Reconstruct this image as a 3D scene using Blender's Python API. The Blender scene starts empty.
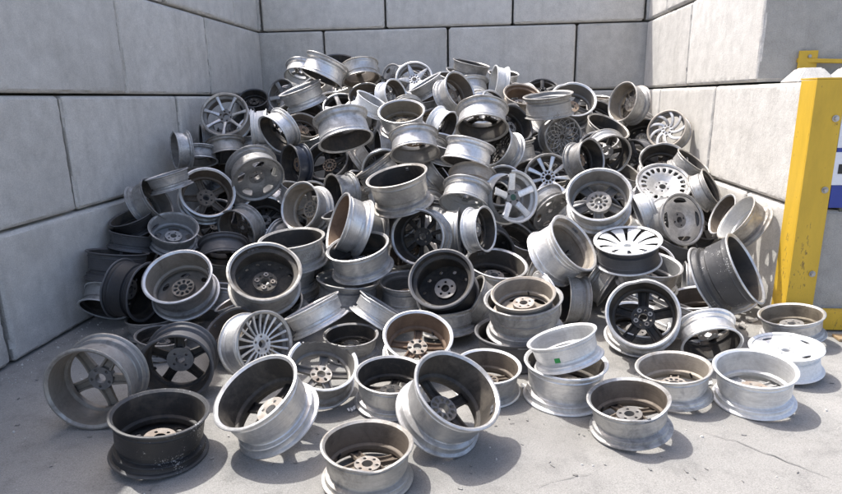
import bpy, bmesh, math, random
from mathutils import Vector, Matrix, noise
random.seed(11)
S = bpy.context.scene
COL = S.collection

# ------------------------------------------------------------------ camera, sky, sun, exposure
cam = bpy.data.cameras.new("camera"); cam.sensor_width = 36; cam.lens = 25.247
cam.clip_start = .05; cam.clip_end = 2000
co = bpy.data.objects.new("camera", cam); COL.objects.link(co)
PITCH, YAW, ROLL = .2470, -.0950, -.0176
CPOS = Vector((2.7952, -7.8766, 1.5337))
_f = Vector((math.sin(YAW)*math.cos(PITCH), math.cos(YAW)*math.cos(PITCH), -math.sin(PITCH)))
_r = Vector((math.cos(YAW), -math.sin(YAW), 0)); _u = _r.cross(_f)
_r2 = _r*math.cos(ROLL) + _u*math.sin(ROLL); _u2 = _u*math.cos(ROLL) - _r*math.sin(ROLL)
M = Matrix((_r2, _u2, -_f)).transposed().to_4x4(); M.translation = CPOS
co.matrix_world = M
S.camera = co

SUN = Vector((.433, -.275, -1)).normalized()          # direction the sunlight travels
elev = math.asin(-SUN.z); azim = math.atan2(-SUN.x, -SUN.y)   # clockwise from +Y
world = bpy.data.worlds.new("World"); S.world = world; world.use_nodes = True
nt = world.node_tree; nt.nodes.clear()
sky = nt.nodes.new("ShaderNodeTexSky"); sky.sky_type = 'NISHITA'; sky.sun_disc = False
sky.sun_elevation = elev; sky.sun_rotation = azim; sky.air_density = .7; sky.dust_density = 3.5; sky.ozone_density = .0
bg = nt.nodes.new("ShaderNodeBackground"); bg.inputs[1].default_value = .15
wo = nt.nodes.new("ShaderNodeOutputWorld")
nt.links.new(sky.outputs[0], bg.inputs[0]); nt.links.new(bg.outputs[0], wo.inputs[0])
sl = bpy.data.lights.new("sun", 'SUN'); sl.energy = 2.25; sl.angle = math.radians(.53); sl.color = (1, .98, .94)
so = bpy.data.objects.new("sun", sl); COL.objects.link(so)
so.rotation_euler = SUN.to_track_quat('-Z', 'Y').to_euler(); so.location = (-3, 2, 8)
S.view_settings.view_transform = 'Standard'; S.view_settings.look = 'None'
S.view_settings.exposure = 1.23; S.view_settings.gamma = 1; S.view_settings.use_curve_mapping = False
S.render.engine = 'CYCLES'

# ------------------------------------------------------------------ node helpers
def new_mat(name):
    m = bpy.data.materials.new(name); m.use_nodes = True
    t = m.node_tree; t.nodes.clear()
    o = t.nodes.new("ShaderNodeOutputMaterial"); p = t.nodes.new("ShaderNodeBsdfPrincipled")
    t.links.new(p.outputs[0], o.inputs[0]); return m, t, p
def N(t, typ, **k):
    n = t.nodes.new(typ)
    for a, b in k.items(): setattr(n, a, b)
    return n
def L(t, a, b): t.links.new(a, b)
def coords(t, scale=(1, 1, 1)):
    """object coordinates shifted by a per-object random amount, so copies never repeat"""
    tc = N(t, "ShaderNodeTexCoord"); oi = N(t, "ShaderNodeObjectInfo")
    mu = N(t, "ShaderNodeMath", operation='MULTIPLY'); L(t, oi.outputs['Random'], mu.inputs[0]); mu.inputs[1].default_value = 37.3
    ad = N(t, "ShaderNodeVectorMath", operation='ADD'); L(t, tc.outputs['Object'], ad.inputs[0]); L(t, mu.outputs[0], ad.inputs[1])
    if scale == (1, 1, 1): return ad.outputs[0], oi
    mp = N(t, "ShaderNodeMapping"); mp.inputs['Scale'].default_value = scale; L(t, ad.outputs[0], mp.inputs[0])
    return mp.outputs[0], oi
def ntex(t, vec, scale, detail=5, rough=.6, dist=0):
    n = N(t, "ShaderNodeTexNoise"); n.inputs['Scale'].default_value = scale; n.inputs['Detail'].default_value = detail
    n.inputs['Roughness'].default_value = rough; n.inputs['Distortion'].default_value = dist
    if vec is not None: L(t, vec, n.inputs['Vector'])
    return n.outputs[0]
def ramp(t, fac, pts):
    r = N(t, "ShaderNodeValToRGB"); e = r.color_ramp.elements
    while len(e) < len(pts): e.new(.5)
    for k, (p, c) in zip(e, pts):
        k.position = p; k.color = (c, c, c, 1) if not isinstance(c, tuple) else (*c, 1)
    L(t, fac, r.inputs[0]); return r.outputs[0]
def mixc(t, fac, a, b, mode='MIX'):
    n = N(t, "ShaderNodeMix", data_type='RGBA', blend_type=mode)
    for s, x in ((n.inputs[0], fac), (n.inputs[6], a), (n.inputs[7], b)):
        if hasattr(x, 'is_output'): L(t, x, s)
        elif isinstance(x, tuple): s.default_value = (*x, 1)
        else: s.default_value = x
    return n.outputs[2]
def mathn(t, op, a, b=0., clamp=False):
    n = N(t, "ShaderNodeMath", operation=op, use_clamp=clamp)
    for s, x in ((n.inputs[0], a), (n.inputs[1], b)):
        if hasattr(x, 'is_output'): L(t, x, s)
        else: s.default_value = x
    return n.outputs[0]
def bump(t, p, h, strength, dist):
    b = N(t, "ShaderNodeBump"); b.inputs['Strength'].default_value = strength; b.inputs['Distance'].default_value = dist
    L(t, h, b.inputs['Height']); L(t, b.outputs[0], p.inputs['Normal'])

# ------------------------------------------------------------------ materials
MATS = {}
def metal(name, base, met, rough, dirt, amt, speck=None, speck_thr=.62):
    m, t, p = new_mat(name)
    v, oi = coords(t)
    vr, _ = coords(t, (3, 3, 70))
    big = ntex(t, v, 7, 7, .68, .6); fine = ntex(t, v, 55, 5, .7); ring = ntex(t, vr, 1.5, 3, .6)
    vr2, _ = coords(t, (5, 5, 420))
    scr = ramp(t, ntex(t, vr2, 1.6, 4, .7), [(.30, .80), (.48, 1.), (.60, 1.), (.74, 1.22)])
    br = mathn(t, 'MULTIPLY_ADD', oi.outputs['Random'], .35); t.nodes[-1].inputs[2].default_value = .70
    br = mathn(t, 'ADD', br, mathn(t, 'MULTIPLY', ring, .34))
    br = mathn(t, 'MULTIPLY', br, ramp(t, fine, [(.25, .82), (.7, 1.08)]))
    br = mathn(t, 'MULTIPLY', br, scr)
    c0 = mixc(t, 1., base, br, 'MULTIPLY')
    mask = ramp(t, mathn(t, 'ADD', mathn(t, 'MULTIPLY', big, .78), mathn(t, 'MULTIPLY', fine, .22)), [(.60-.26*amt, 0.), (.70-.12*amt, 1.)])
    mask = mathn(t, 'MULTIPLY', mask, min(1., .25+.8*amt))
    c = mixc(t, mask, c0, dirt)
    ro = mathn(t, 'MULTIPLY_ADD', mask, .3); t.nodes[-1].inputs[2].default_value = rough
    ro = mathn(t, 'ADD', ro, mathn(t, 'MULTIPLY', fine, .18), True)
    me = mathn(t, 'MULTIPLY', mathn(t, 'SUBTRACT', 1., mask), met)
    if speck:
        vs, _ = coords(t)
        sp = ntex(t, vs, 150, 3, .6); area = ntex(t, vs, 9, 4, .6)
        sm = ramp(t, mathn(t, 'ADD', mathn(t, 'MULTIPLY', sp, .7), mathn(t, 'MULTIPLY', area, .75)), [(speck_thr+.20, 0.), (speck_thr+.24, 1.)])
        sm = mathn(t, 'MULTIPLY', sm, .8)
        c = mixc(t, sm, c, speck)
    L(t, c, p.inputs['Base Color']); L(t, ro, p.inputs['Roughness']); L(t, me, p.inputs['Metallic'])
    bump(t, p, mathn(t, 'ADD', mathn(t, 'ADD', fine, mathn(t, 'MULTIPLY', scr, .35)), big), .35, .003)
    MATS[name] = m
    return m
GR = (.10, .09, .08)
metal('bright', (.71, .70, .685), 0.8, 0.31, (.20, .185, .165), 0.44)
metal('silver', (.59, .585, .575), 0.8, 0.34, (.135, .122, .108), 0.56)
metal('white', (.78, .78, .775), 0.6, 0.33, (.36, .34, .30), 0.34)
metal('paint', (.80, .80, .79), .05, .40, (.45, .43, .40), .22)
metal('dull', (.44, .435, .425), 0.78, 0.4, (.095, .086, .076), 0.62)
metal('warm', (.50, .48, .445), 0.78, 0.4, (.13, .108, .086), 0.60)
metal('tan', (.42, .38, .33), 0.4, 0.5, (.22, .17, .12), 0.5)
metal('dark', (.12, .12, .125), .45, .46, (.07, .063, .055), .45)
metal('black', (.028, .028, .03), .15, .38, (.05, .045, .04), .35)
metal('gloss', (.035, .042, .06), .25, .24, (.09, .08, .07), .25)
metal('speck', (.022, .022, .023), .1, .38, (.05, .046, .042), .35, (.45, .43, .40), .65)
metal('scuff', (.06, .06, .062), .25, .40, (.10, .095, .085), .40, (.6, .6, .58), .66)
metal('speckgrey', (.40, .39, .37), .4, .5, (.17, .15, .125), .55, (.20, .185, .165), .60)
metal('hub_pale', (.36, .345, .32), 0.55, 0.45, (.22, .15, .10), 0.62)
metal('hub_rust', (.24, .18, .13), .25, .6, (.14, .085, .05), .45)
metal('hub_grey', (.26, .25, .24), .5, .5, (.10, .085, .07), .55)
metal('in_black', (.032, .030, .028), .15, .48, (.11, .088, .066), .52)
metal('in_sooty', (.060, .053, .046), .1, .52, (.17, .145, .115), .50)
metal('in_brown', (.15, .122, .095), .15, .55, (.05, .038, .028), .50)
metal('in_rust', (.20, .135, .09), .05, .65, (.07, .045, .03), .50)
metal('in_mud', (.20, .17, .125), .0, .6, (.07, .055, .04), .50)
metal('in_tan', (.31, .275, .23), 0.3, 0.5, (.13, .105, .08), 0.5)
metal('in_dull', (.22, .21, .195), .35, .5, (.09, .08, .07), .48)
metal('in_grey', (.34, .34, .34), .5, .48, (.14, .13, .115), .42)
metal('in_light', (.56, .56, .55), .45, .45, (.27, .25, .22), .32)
metal('green_label', (.03, .30, .07), .0, .5, (.02, .25, .05), .2)
metal('lead', (.16, .16, .165), .4, .5, (.08, .08, .08), .4)
metal('bolt_steel', (.45, .44, .42), .7, .4, (.22, .17, .12), .3)
metal('rubber', (.02, .02, .02), .0, .7, (.04, .04, .04), .3)

def concrete(name, a, b, stain, fine_bump=.35, dark=None):
    m, t, p = new_mat(name)
    v, oi = coords(t)
    vs, _ = coords(t, (5, 5, .7))
    big = ntex(t, v, 1.6, 6, .62, .4); med = ntex(t, v, 9, 6, .7); fine = ntex(t, v, 120, 4, .7); st = ntex(t, vs, 1.3, 6, .65)
    vo = N(t, "ShaderNodeTexVoronoi"); vo.inputs['Scale'].default_value = 34; L(t, v, vo.inputs['Vector'])
    pit = ramp(t, vo.outputs['Distance'], [(.03, 0.), (.10, 1.)])
    vo2 = N(t, "ShaderNodeTexVoronoi"); vo2.inputs['Scale'].default_value = 34; L(t, v, vo2.inputs['Vector'])
    keep = ramp(t, N2(t, vo2.outputs['Color']), [(.80, 1.), (.86, 0.)])
    pitm = mathn(t, 'MAXIMUM', pit, keep)
    c = mixc(t, ramp(t, big, [(.32, 0.), (.68, 1.)]), a, b)
    c = mixc(t, mathn(t, 'MULTIPLY', ramp(t, st, [(.52, 0.), (.72, 1.)]), .55), c, stain)
    br = mathn(t, 'MULTIPLY_ADD', oi.outputs['Random'], .16); t.nodes[-1].inputs[2].default_value = .92
    c = mixc(t, 1., c, br, 'MULTIPLY')
    c = mixc(t, 1., c, ramp(t, med, [(.28, .84), (.72, 1.09)]), 'MULTIPLY')
    c = mixc(t, 1., c, ramp(t, fine, [(.28, .80), (.72, 1.14)]), 'MULTIPLY')
    c = mixc(t, 1., c, ramp(t, pitm, [(0., .55), (1., 1.)]), 'MULTIPLY')
    L(t, c, p.inputs['Base Color']); p.inputs['Roughness'].default_value = .9; p.inputs['Specular IOR Level'].default_value = .25
    h = mathn(t, 'ADD', mathn(t, 'MULTIPLY', med, 1.4), mathn(t, 'ADD', mathn(t, 'MULTIPLY', fine, .5), mathn(t, 'MULTIPLY', pitm, .6)))
    bump(t, p, h, fine_bump, .008)
    MATS[name] = m
    return m
def N2(t, col):
    n = N(t, "ShaderNodeSeparateColor"); L(t, col, n.inputs[0]); return n.outputs[0]
concrete('block_concrete', (.575, .55, .505), (.655, .63, .585), (.46, .44, .40), .5)
concrete('block_end', (.37, .352, .318), (.49, .47, .43), (.275, .265, .243), .9)
concrete('joint_core', (.12, .12, .105), (.17, .17, .14), (.08, .09, .06))

def ground_mat():
    m, t, p = new_mat('yard_ground')
    tc = N(t, "ShaderNodeTexCoord"); v = tc.outputs['Object']
    big = ntex(t, v, .8, 6, .62, .5); med = ntex(t, v, 6, 6, .7); fine = ntex(t, v, 160, 3, .75); grit = ntex(t, v, 420, 2, .6)
    c = mixc(t, ramp(t, big, [(.35, 0.), (.68, 1.)]), (.262, .255, .240), (.325, .316, .298))
    c = mixc(t, mathn(t, 'MULTIPLY', ramp(t, med, [(.50, 0.), (.66, 1.)]), .55), c, (.18, .176, .168))
    c = mixc(t, 1., c, ramp(t, fine, [(.28, .68), (.5, 1.0), (.74, 1.24)]), 'MULTIPLY')
    c = mixc(t, 1., c, ramp(t, grit, [(.3, .82), (.7, 1.16)]), 'MULTIPLY')
    oil = ntex(t, v, 1.15, 4, .55, .8)
    c = mixc(t, mathn(t, 'MULTIPLY', ramp(t, oil, [(.58, 0.), (.70, 1.)]), .30), c, (.13, .125, .118))
    vo = N(t, "ShaderNodeTexVoronoi"); vo.inputs['Scale'].default_value = 26; L(t, v, vo.inputs['Vector'])
    sp = mathn(t, 'MULTIPLY', ramp(t, vo.outputs['Distance'], [(.06, 1.), (.12, 0.)]), ramp(t, N2(t, vo.outputs['Color']), [(.78, 0.), (.82, 1.)]))
    c = mixc(t, mathn(t, 'MULTIPLY', sp, .5), c, (.16, .155, .15))
    L(t, c, p.inputs['Base Color']); p.inputs['Roughness'].default_value = .92; p.inputs['Specular IOR Level'].default_value = .2
    bump(t, p, mathn(t, 'ADD', mathn(t, 'MULTIPLY', fine, .6), mathn(t, 'ADD', med, mathn(t, 'MULTIPLY', grit, .3))), .35, .006)
    MATS['ground'] = m
ground_mat()
def painted(name, col, chip, amt, rough=.5, stretch=None):
    m, t, p = new_mat(name)
    tc = N(t, "ShaderNodeTexCoord"); v = tc.outputs['Object']
    if stretch:
        mp = N(t, 'ShaderNodeMapping'); mp.inputs['Scale'].default_value = stretch; mp.inputs['Rotation'].default_value = (.25, .3, 0); L(t, v, mp.inputs[0]); v = mp.outputs[0]
    big = ntex(t, v, 5, 7, .7); fine = ntex(t, v, 40, 5, .75)
    mask = ramp(t, mathn(t, 'ADD', mathn(t, 'MULTIPLY', big, .5), mathn(t, 'MULTIPLY', fine, .5)), [(.66-amt*.1, 0.), (.70-amt*.1, 1.)])
    c = mixc(t, 1., col, ramp(t, big, [(.3, .82), (.7, 1.08)]), 'MULTIPLY')
    c = mixc(t, mathn(t, 'MULTIPLY', mask, .85), c, chip)
    L(t, c, p.inputs['Base Color']); p.inputs['Roughness'].default_value = rough
    bump(t, p, mathn(t, 'SUBTRACT', fine, mask), .2, .002)
    MATS[name] = m
painted('yellow_paint', (.66, .42, .035), (.17, .10, .04), .55, .5, (1.6, 1.6, .45))
painted('sign_white', (.78, .79, .82), (.5, .5, .5), .1)
painted('sign_blue', (.03, .055, .30), (.1, .1, .2), .1)
painted('sign_black', (.02, .02, .022), (.06, .06, .06), .1)
painted('sign_red', (.35, .03, .05), (.2, .03, .03), .1)
painted('crack_dark', (.20, .194, .183), (.2, .19, .18), .6, .95)
painted('wood', (.36, .25, .14), (.15, .10, .06), .4, .8)

# ------------------------------------------------------------------ object helpers
def link(name, data, parent=None, loc=None, rotz=None):
    o = bpy.data.objects.new(name, data); COL.objects.link(o)
    if parent is not None: o.parent = parent
    if loc is not None: o.location = loc
    if rotz is not None: o.rotation_euler = (0, 0, rotz)
    return o
def tag(o, label=None, cat=None, group=None, kind=None):
    for k, x in (('label', label), ('category', cat), ('group', group), ('kind', kind)):
        if x: o[k] = x
    return o
def setmats(o, names):
    """materials on the object, so meshes can be shared"""
    for i, n in enumerate(names):
        s = o.material_slots[i]; s.link = 'OBJECT'; s.material = MATS[n]
def to_mesh(name, verts, faces, nslots=1, fmat=None, smooth=True, sharp=35):
    me = bpy.data.meshes.new(name); me.from_pydata(verts, [], faces)
    for _ in range(nslots): me.materials.append(None)
    if fmat: me.polygons.foreach_set('material_index', fmat)
    if smooth:
        me.polygons.foreach_set('use_smooth', [True]*len(me.polygons))
        me.set_sharp_from_angle(angle=math.radians(sharp))
    me.update(); return me
def box_mesh(name, sx, sy, sz, bev=0.004):
    bm = bmesh.new(); bmesh.ops.create_cube(bm, size=1)
    bmesh.ops.scale(bm, vec=(sx, sy, sz), verts=bm.verts)
    if bev: bmesh.ops.bevel(bm, geom=bm.edges[:], offset=bev, segments=2, affect='EDGES', profile=.6)
    me = bpy.data.meshes.new(name); bm.to_mesh(me); bm.free(); me.materials.append(None)
    return me
def cyl_mesh(name, r, h, n=16, bev=.002):
    bm = bmesh.new(); bmesh.ops.create_cone(bm, cap_ends=True, segments=n, radius1=r, radius2=r, depth=h)
    if bev:
        ed = [e for e in bm.edges if abs(e.verts[0].co.z-e.verts[1].co.z) < 1e-6]
        bmesh.ops.bevel(bm, geom=ed, offset=bev, segments=2, affect='EDGES')
    me = bpy.data.meshes.new(name); bm.to_mesh(me); bm.free(); me.materials.append(None)
    return me

# ------------------------------------------------------------------ the yard ground
def ground():
    xs = [-400, -60, -12] + [-6+.25*i for i in range(73)] + [18, 60, 400]
    ys = [-400, -60, -18] + [-10+.25*i for i in range(49)] + [8, 60, 400]
    vs = []; fs = []
    for y in ys:
        for x in xs:
            z = 0
            if -6 < x < 12 and -10 < y < 2:
                z = -.004*abs(noise.noise(Vector((x*.9, y*.9, 0)))) - .002*abs(noise.noise(Vector((x*3, y*3, 4))))
            vs.append((x, y, z))
    n = len(xs)
    for j in range(len(ys)-1):
        for i in range(n-1): fs.append((j*n+i, j*n+i+1, (j+1)*n+i+1, (j+1)*n+i))
    me = to_mesh('ground', vs, fs); o = link('ground', me); setmats(o, ['ground']); tag(o, kind='structure')
    return o
GROUND = ground()
def crack(pts, wid, seed):
    rnd = random.Random(seed); path = []
    for (x0, y0), (x1, y1) in zip(pts, pts[1:]):
        k = max(2, int(math.hypot(x1-x0, y1-y0)/.035))
        for i in range(k):
            f = i/k; path.append((x0+(x1-x0)*f+rnd.gauss(0, .006), y0+(y1-y0)*f+rnd.gauss(0, .006)))
    vs = []; fs = []
    for i, (x, y) in enumerate(path):
        a = path[max(0, i-1)]; b = path[min(len(path)-1, i+1)]; d = Vector((b[0]-a[0], b[1]-a[1])).normalized()
        w = wid*(.35+.9*rnd.random())*min(1, .15+i/6, .15+(len(path)-1-i)/6)
        vs += [(x-d.y*w, y+d.x*w, .0045), (x+d.y*w, y-d.x*w, .0045)]
        if i: fs.append((2*i-2, 2*i-1, 2*i+1, 2*i))
    o = link('crack', to_mesh('crack', vs, fs, smooth=False), GROUND); setmats(o, ['crack_dark'])
crack([(3.844, -5.309), (3.973, -5.375), (4.089, -5.498), (4.268, -5.664)], 0.0035, 1)
crack([(3.775, -5.38), (3.862, -5.358)], 0.003, 2)
crack([(4.036, -5.33), (4.074, -5.352)], 0.004, 3)
crack([(0.478, -5.485), (0.554, -5.415), (0.609, -5.324)], 0.004, 4)
crack([(3.323, -5.634), (3.147, -5.713), (2.977, -5.814)], 0.002, 5)


# ------------------------------------------------------------------ concrete block walls
BL, BH, BT = 1.6, .8, .8
def block_mesh(seed, lx=BL, lz=BH, ly=BT, rad=.024, stud=False):
    """rounded, chipped cast block; length on X, depth on Y, height on Z"""
    hx, hy, hz = lx/2-.011, ly/2-.004, lz/2-.009
    def axis(h, step):
        n = max(2, int((2*h-2*rad)/step)); inner = [-h+rad+(2*h-2*rad)*i/n for i in range(n+1)]
        return [-h, -h+rad*.45] + inner + [h-rad*.45, h]
    ax, ay, az = axis(hx, .03), axis(hy, .25), axis(hz, .03)
    idx = {}; vs = []; fs = []
    def vid(i, j, k):
        key = (i, j, k)
        if key in idx: return idx[key]
        p = Vector((ax[i], ay[j], az[k]))
        q = Vector((max(-hx+rad, min(hx-rad, p.x)), max(-hy+rad, min(hy-rad, p.y)), max(-hz+rad, min(hz-rad, p.z))))
        d = p-q; w = sum(1 for e in d if abs(e) > 1e-6)
        if w > 1: p = q + d.normalized()*rad
        s = Vector((p.x*3, p.y*3, p.z*3))+Vector((seed*7.3, seed*3.1, 0))
        if w > 1:
            chip = max(0, noise.noise(s*1.7)-.3)*.03 + max(0, noise.noise(s*9)-.1)*.022 + abs(noise.noise(s*4))*.008
            p = p - d.normalized()*chip
        p = p + Vector((0, noise.noise(s*.5)*.003, 0))
        idx[key] = len(vs); vs.append(tuple(p)); return idx[key]
    nx, ny, nz = len(ax)-1, len(ay)-1, len(az)-1
    for i in range(nx):
        for k in range(nz):
            fs.append((vid(i, 0, k), vid(i+1, 0, k), vid(i+1, 0, k+1), vid(i, 0, k+1)))
            fs.append((vid(i, ny, k), vid(i, ny, k+1), vid(i+1, ny, k+1), vid(i+1, ny, k)))
        for j in range(ny):
            fs.append((vid(i, j, 0), vid(i, j+1, 0), vid(i+1, j+1, 0), vid(i+1, j, 0)))
            fs.append((vid(i, j, nz), vid(i+1, j, nz), vid(i+1, j+1, nz), vid(i, j+1, nz)))
    for j in range(ny):
        for k in range(nz):
            fs.append((vid(0, j, k), vid(0, j, k+1), vid(0, j+1, k+1), vid(0, j+1, k)))
            fs.append((vid(nx, j, k), vid(nx, j+1, k), vid(nx, j+1, k+1), vid(nx, j, k+1)))
    fm = [1 if abs(sum(vs[i][0] for i in f)/4) > hx-.003 else 0 for f in fs]
    return to_mesh('concrete_block', vs, fs, 2, fm, sharp=24)
BLOCKS = [block_mesh(s) for s in range(5)]
HALF = [block_mesh(s+20, lx=.8) for s in range(2)]
def wall(name, label, rows, axis, face):
    """rows: list of (z0, [(a0,a1),...]); axis 'x' wall runs along X with front at Y=face; 'l'/'r' run along Y"""
    root = link(name, None); tag(root, label, 'wall')
    k = 0; lo = min(a for _, r in rows for a, b in r); hi = max(b for _, r in rows for a, b in r)
    for z0, row in rows:
        for a0, a1 in row:
            ln = a1-a0; half = ln < 1.1
            me = (HALF if half else BLOCKS)[k % (2 if half else 5)]; k += 3 if k % 2 else 4
            o = link('concrete_block', me, root); setmats(o, ['block_concrete', 'block_end'])
            sx = ln/(.8 if half else BL); m = (a0+a1)/2; z = z0+BH/2
            j = random.uniform(-.006, .006); tw = random.uniform(-.003, .003)
            if axis == 'x': o.location = (m, face+BT/2+j, z); rz = 0 
            elif axis == 'l': o.location = (face-BT/2+j, m, z); rz = math.pi/2
            else: o.location = (face+BT/2+j, m, z); rz = -math.pi/2
            o.rotation_euler = (random.uniform(-.002, .002), random.uniform(-.0015, .0015), rz+tw); o.scale = (sx, 1, 1)
    for z0, row in rows:         # added core slab inside each row keeps daylight from coming through the joints
        a0, a1 = row[0][0]+.02, row[-1][1]-.02
        if a0 > a1: a0, a1 = row[-1][0]+.02, row[0][1]-.02
        if axis == 'x': me = box_mesh('joint_core', a1-a0, .5, BH, 0); loc = ((a0+a1)/2, face+BT/2+.10, z0+BH/2)
        else: me = box_mesh('joint_core', .5, a1-a0, BH, 0); loc = (face+(-1 if axis == 'l' else 1)*(BT/2+.10), (a0+a1)/2, z0+BH/2)
        o = link('joint_core', me, root, loc); setmats(o, ['joint_core'])
    return root
WX = 4.8606
def run(start, stop, first=0):
    """block edges from start going to -Y, first joint after `first` metres"""
    e = [start]; 
    if first: e.append(start-first)
    while e[-1]-BL > stop+.05: e.append(e[-1]-BL)
    e.append(e[-1]-BL)
    return [(b, a) for a, b in zip(e, e[1:])]
def ordered(r): return sorted(r)
wall('left_block_wall', 'shaded wall of large grey concrete blocks on the left', [
    (0, ordered(run(0, -8))), (.8, ordered(run(0, -8.8, .8))), (1.6, ordered(run(0, -8))), (2.4, ordered(run(0, -8.8, .8)))], 'l', 0)
wall('back_block_wall', 'grey concrete block wall behind the heap of rims', [
    (0, [(-.77, .83), (.83, 2.43), (2.43, 4.03), (4.03, 5.63)]), (.8, [(-.8, .02), (.02, 1.64), (1.64, 3.24), (3.24, 4.84), (4.84, 5.64)]),
    (1.6, [(-.77, .83), (.83, 2.43), (2.43, 4.03), (4.03, 5.63)]), (2.4, [(-.8, .02), (.02, 1.64), (1.64, 3.24), (3.24, 4.84), (4.84, 5.64)])], 'x', 0)
RW = wall('right_block_wall', 'sunlit white concrete block wall on the right, stepped lower at its end', [
    (0, [(-3.95, -3.16), (-3.16, -1.58), (-1.58, 0)]), (.8, [(-3.95, -2.35), (-2.35, -.75), (-.75, 0)]),
    (1.6, [(-3.13, -1.58), (-1.58, 0)]), (2.4, [(-3.13, -2.33), (-2.33, -.75), (-.75, 0)])], 'r', WX)

# ------------------------------------------------------------------ studs, yellow steel and signs at the end of the right wall
def frustum(name, bx, by, tx, ty, h):
    bm = bmesh.new()
    b = [bm.verts.new((x*bx/2, y*by/2, 0)) for x, y in ((-1, -1), (1, -1), (1, 1), (-1, 1))]
    tpv = [bm.verts.new((x*tx/2, y*ty/2, h)) for x, y in ((-1, -1), (1, -1), (1, 1), (-1, 1))]
    bm.faces.new(tpv); bm.faces.new(b[::-1])
    for i in range(4): bm.faces.new((b[i], b[(i+1) % 4], tpv[(i+1) % 4], tpv[i]))
    bmesh.ops.bevel(bm, geom=bm.edges[:], offset=.010, segments=2, affect='EDGES')
    me = bpy.data.meshes.new(name); bm.to_mesh(me); bm.free(); me.materials.append(None)
    for pl in me.polygons: pl.use_smooth = False
    return me
st = frustum('stud', .26, .26, .12, .12, .095)
for x in (WX+.17, WX+.45, WX+.70):
    o = link('stud', st, RW, (x, -3.50, 1.592), random.uniform(-.05, .05)); setmats(o, ['block_concrete'])

G0 = -3.952                                       # plane of the wall's end face
gr = link('corner_guard_post', None, None, (WX, G0, 0)); tag(gr, 'scratched yellow steel angle post guarding the end of the right wall', 'post')
o = link('side_flange', box_mesh('side_flange', .012, .17, 1.60, .003), gr, (-.012, .075, .80)); setmats(o, ['yellow_paint'])
o = link('front_flange', box_mesh('front_flange', .172, .012, 1.60, .003), gr, (.0678, -.0165, .8015)); setmats(o, ['yellow_paint'])
o = link('top_cap', box_mesh('top_cap', .172, .19, .010, .002), gr, (.0678, .074, 1.6075)); setmats(o, ['yellow_paint'])
bl = cyl_mesh('bolt', .013, .014, 6, .002); ws = cyl_mesh('washer', .021, .004, 18, .001)
for z in (.38, .93, 1.37):
    o = link('bolt', bl, gr, (.118, -.036, z)); o.rotation_euler = (math.pi/2, .3*z, 0); setmats(o, ['bolt_steel'])
    w_ = link('washer', ws, o, (0, 0, -.009)); setmats(w_, ['bolt_steel'])

sb = link('sign_board', None, None, (WX+.157, G0, 0)); tag(sb, 'blue and white notice board fixed to the wall end beside the yellow post', 'sign')
o = link('blue_panel', box_mesh('blue_panel', .58, .008, .72, .002), sb, (.293, -.012, 1.175)); setmats(o, ['sign_blue'])
o = link('white_plate', box_mesh('white_plate', .57, .004, .34, .001), sb, (.284, -.0195, 1.362)); setmats(o, ['sign_white'])
o = link('white_plate', box_mesh('white_plate', .57, .004, .205, .001), sb, (.278, -.0195, 1.063)); setmats(o, ['sign_white'])
o = link('black_bar', box_mesh('black_bar', .47, .002, .060, 0), sb, (.258, -.0231, 1.061)); setmats(o, ['sign_black'])
o = link('red_mark', box_mesh('red_mark', .20, .002, .030, 0), sb, (.128, -.0231, 1.33)); setmats(o, ['sign_red'])

bk = link('yellow_bracket', None, None, (WX+.33, -3.135, 1.72)); tag(bk, 'small yellow steel bracket bolted to the grey block end above the post', 'bracket')
o = link('back_plate', box_mesh('back_plate', .13, .012, .20, .003), bk, (0, -.012, .0)); setmats(o, ['yellow_paint'])
for z in (-.055, .06):
    o = link('bolt', bl, bk, (.005, -.024, z)); o.rotation_euler = (math.pi/2, 0, 0); setmats(o, ['bolt_steel'])
o = link('arm', box_mesh('arm', .52, .045, .030, .004), bk, (.19, -.045, .02)); o.rotation_euler = (0, .06, -.25); setmats(o, ['yellow_paint'])
# dark chain lying over the block top
def torus_mesh(name, R, r, n=14, m=7, st=1.5):
    vs = []; fs = []
    for i in range(n):
        a = 2*math.pi*i/n
        for j in range(m):
            b = 2*math.pi*j/m; q = R+r*math.cos(b); vs.append((q*math.cos(a)*st, q*math.sin(a), r*math.sin(b)))
    for i in range(n):
        for j in range(m): fs.append((i*m+j, ((i+1) % n)*m+j, ((i+1) % n)*m+(j+1) % m, i*m+(j+1) % m))
    return to_mesh(name, vs, fs)
ch = link('chain', None, None, (WX+.26, -3.80, 1.6)); tag(ch, 'dark steel chain lying on top of the low wall behind the post', 'chain')
lk = torus_mesh('chain_link', .014, .005)
for i in range(9):
    o = link('chain_link', lk, ch, (i*.030, .02*math.sin(i*.8), .012+.006*(i % 2))); o.rotation_euler = (0 if i % 2 else 1.1, 0, .5*math.sin(i*1.3)); setmats(o, ['dark'])
bm_ = link('ground_beam', None, None, (WX+.20, -4.02, 0)); tag(bm_, 'yellow steel beam lying at the foot of the wall end', 'beam')
o = link('beam_face', box_mesh('beam_face', .9, .012, .125, .003), bm_, (.43, 0, .075)); setmats(o, ['yellow_paint'])
o = link('beam_top', box_mesh('beam_top', .9, .06, .012, .003), bm_, (.43, .0365, .1315)); setmats(o, ['yellow_paint'])
pk = link('wood_plank', box_mesh('wood_plank', .8, .09, .018, .004), None, (WX+.62, -4.17, .0095), -.05); setmats(pk, ['wood']); tag(pk, 'thin wooden plank on the ground in front of the yellow beam', 'plank')

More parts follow.
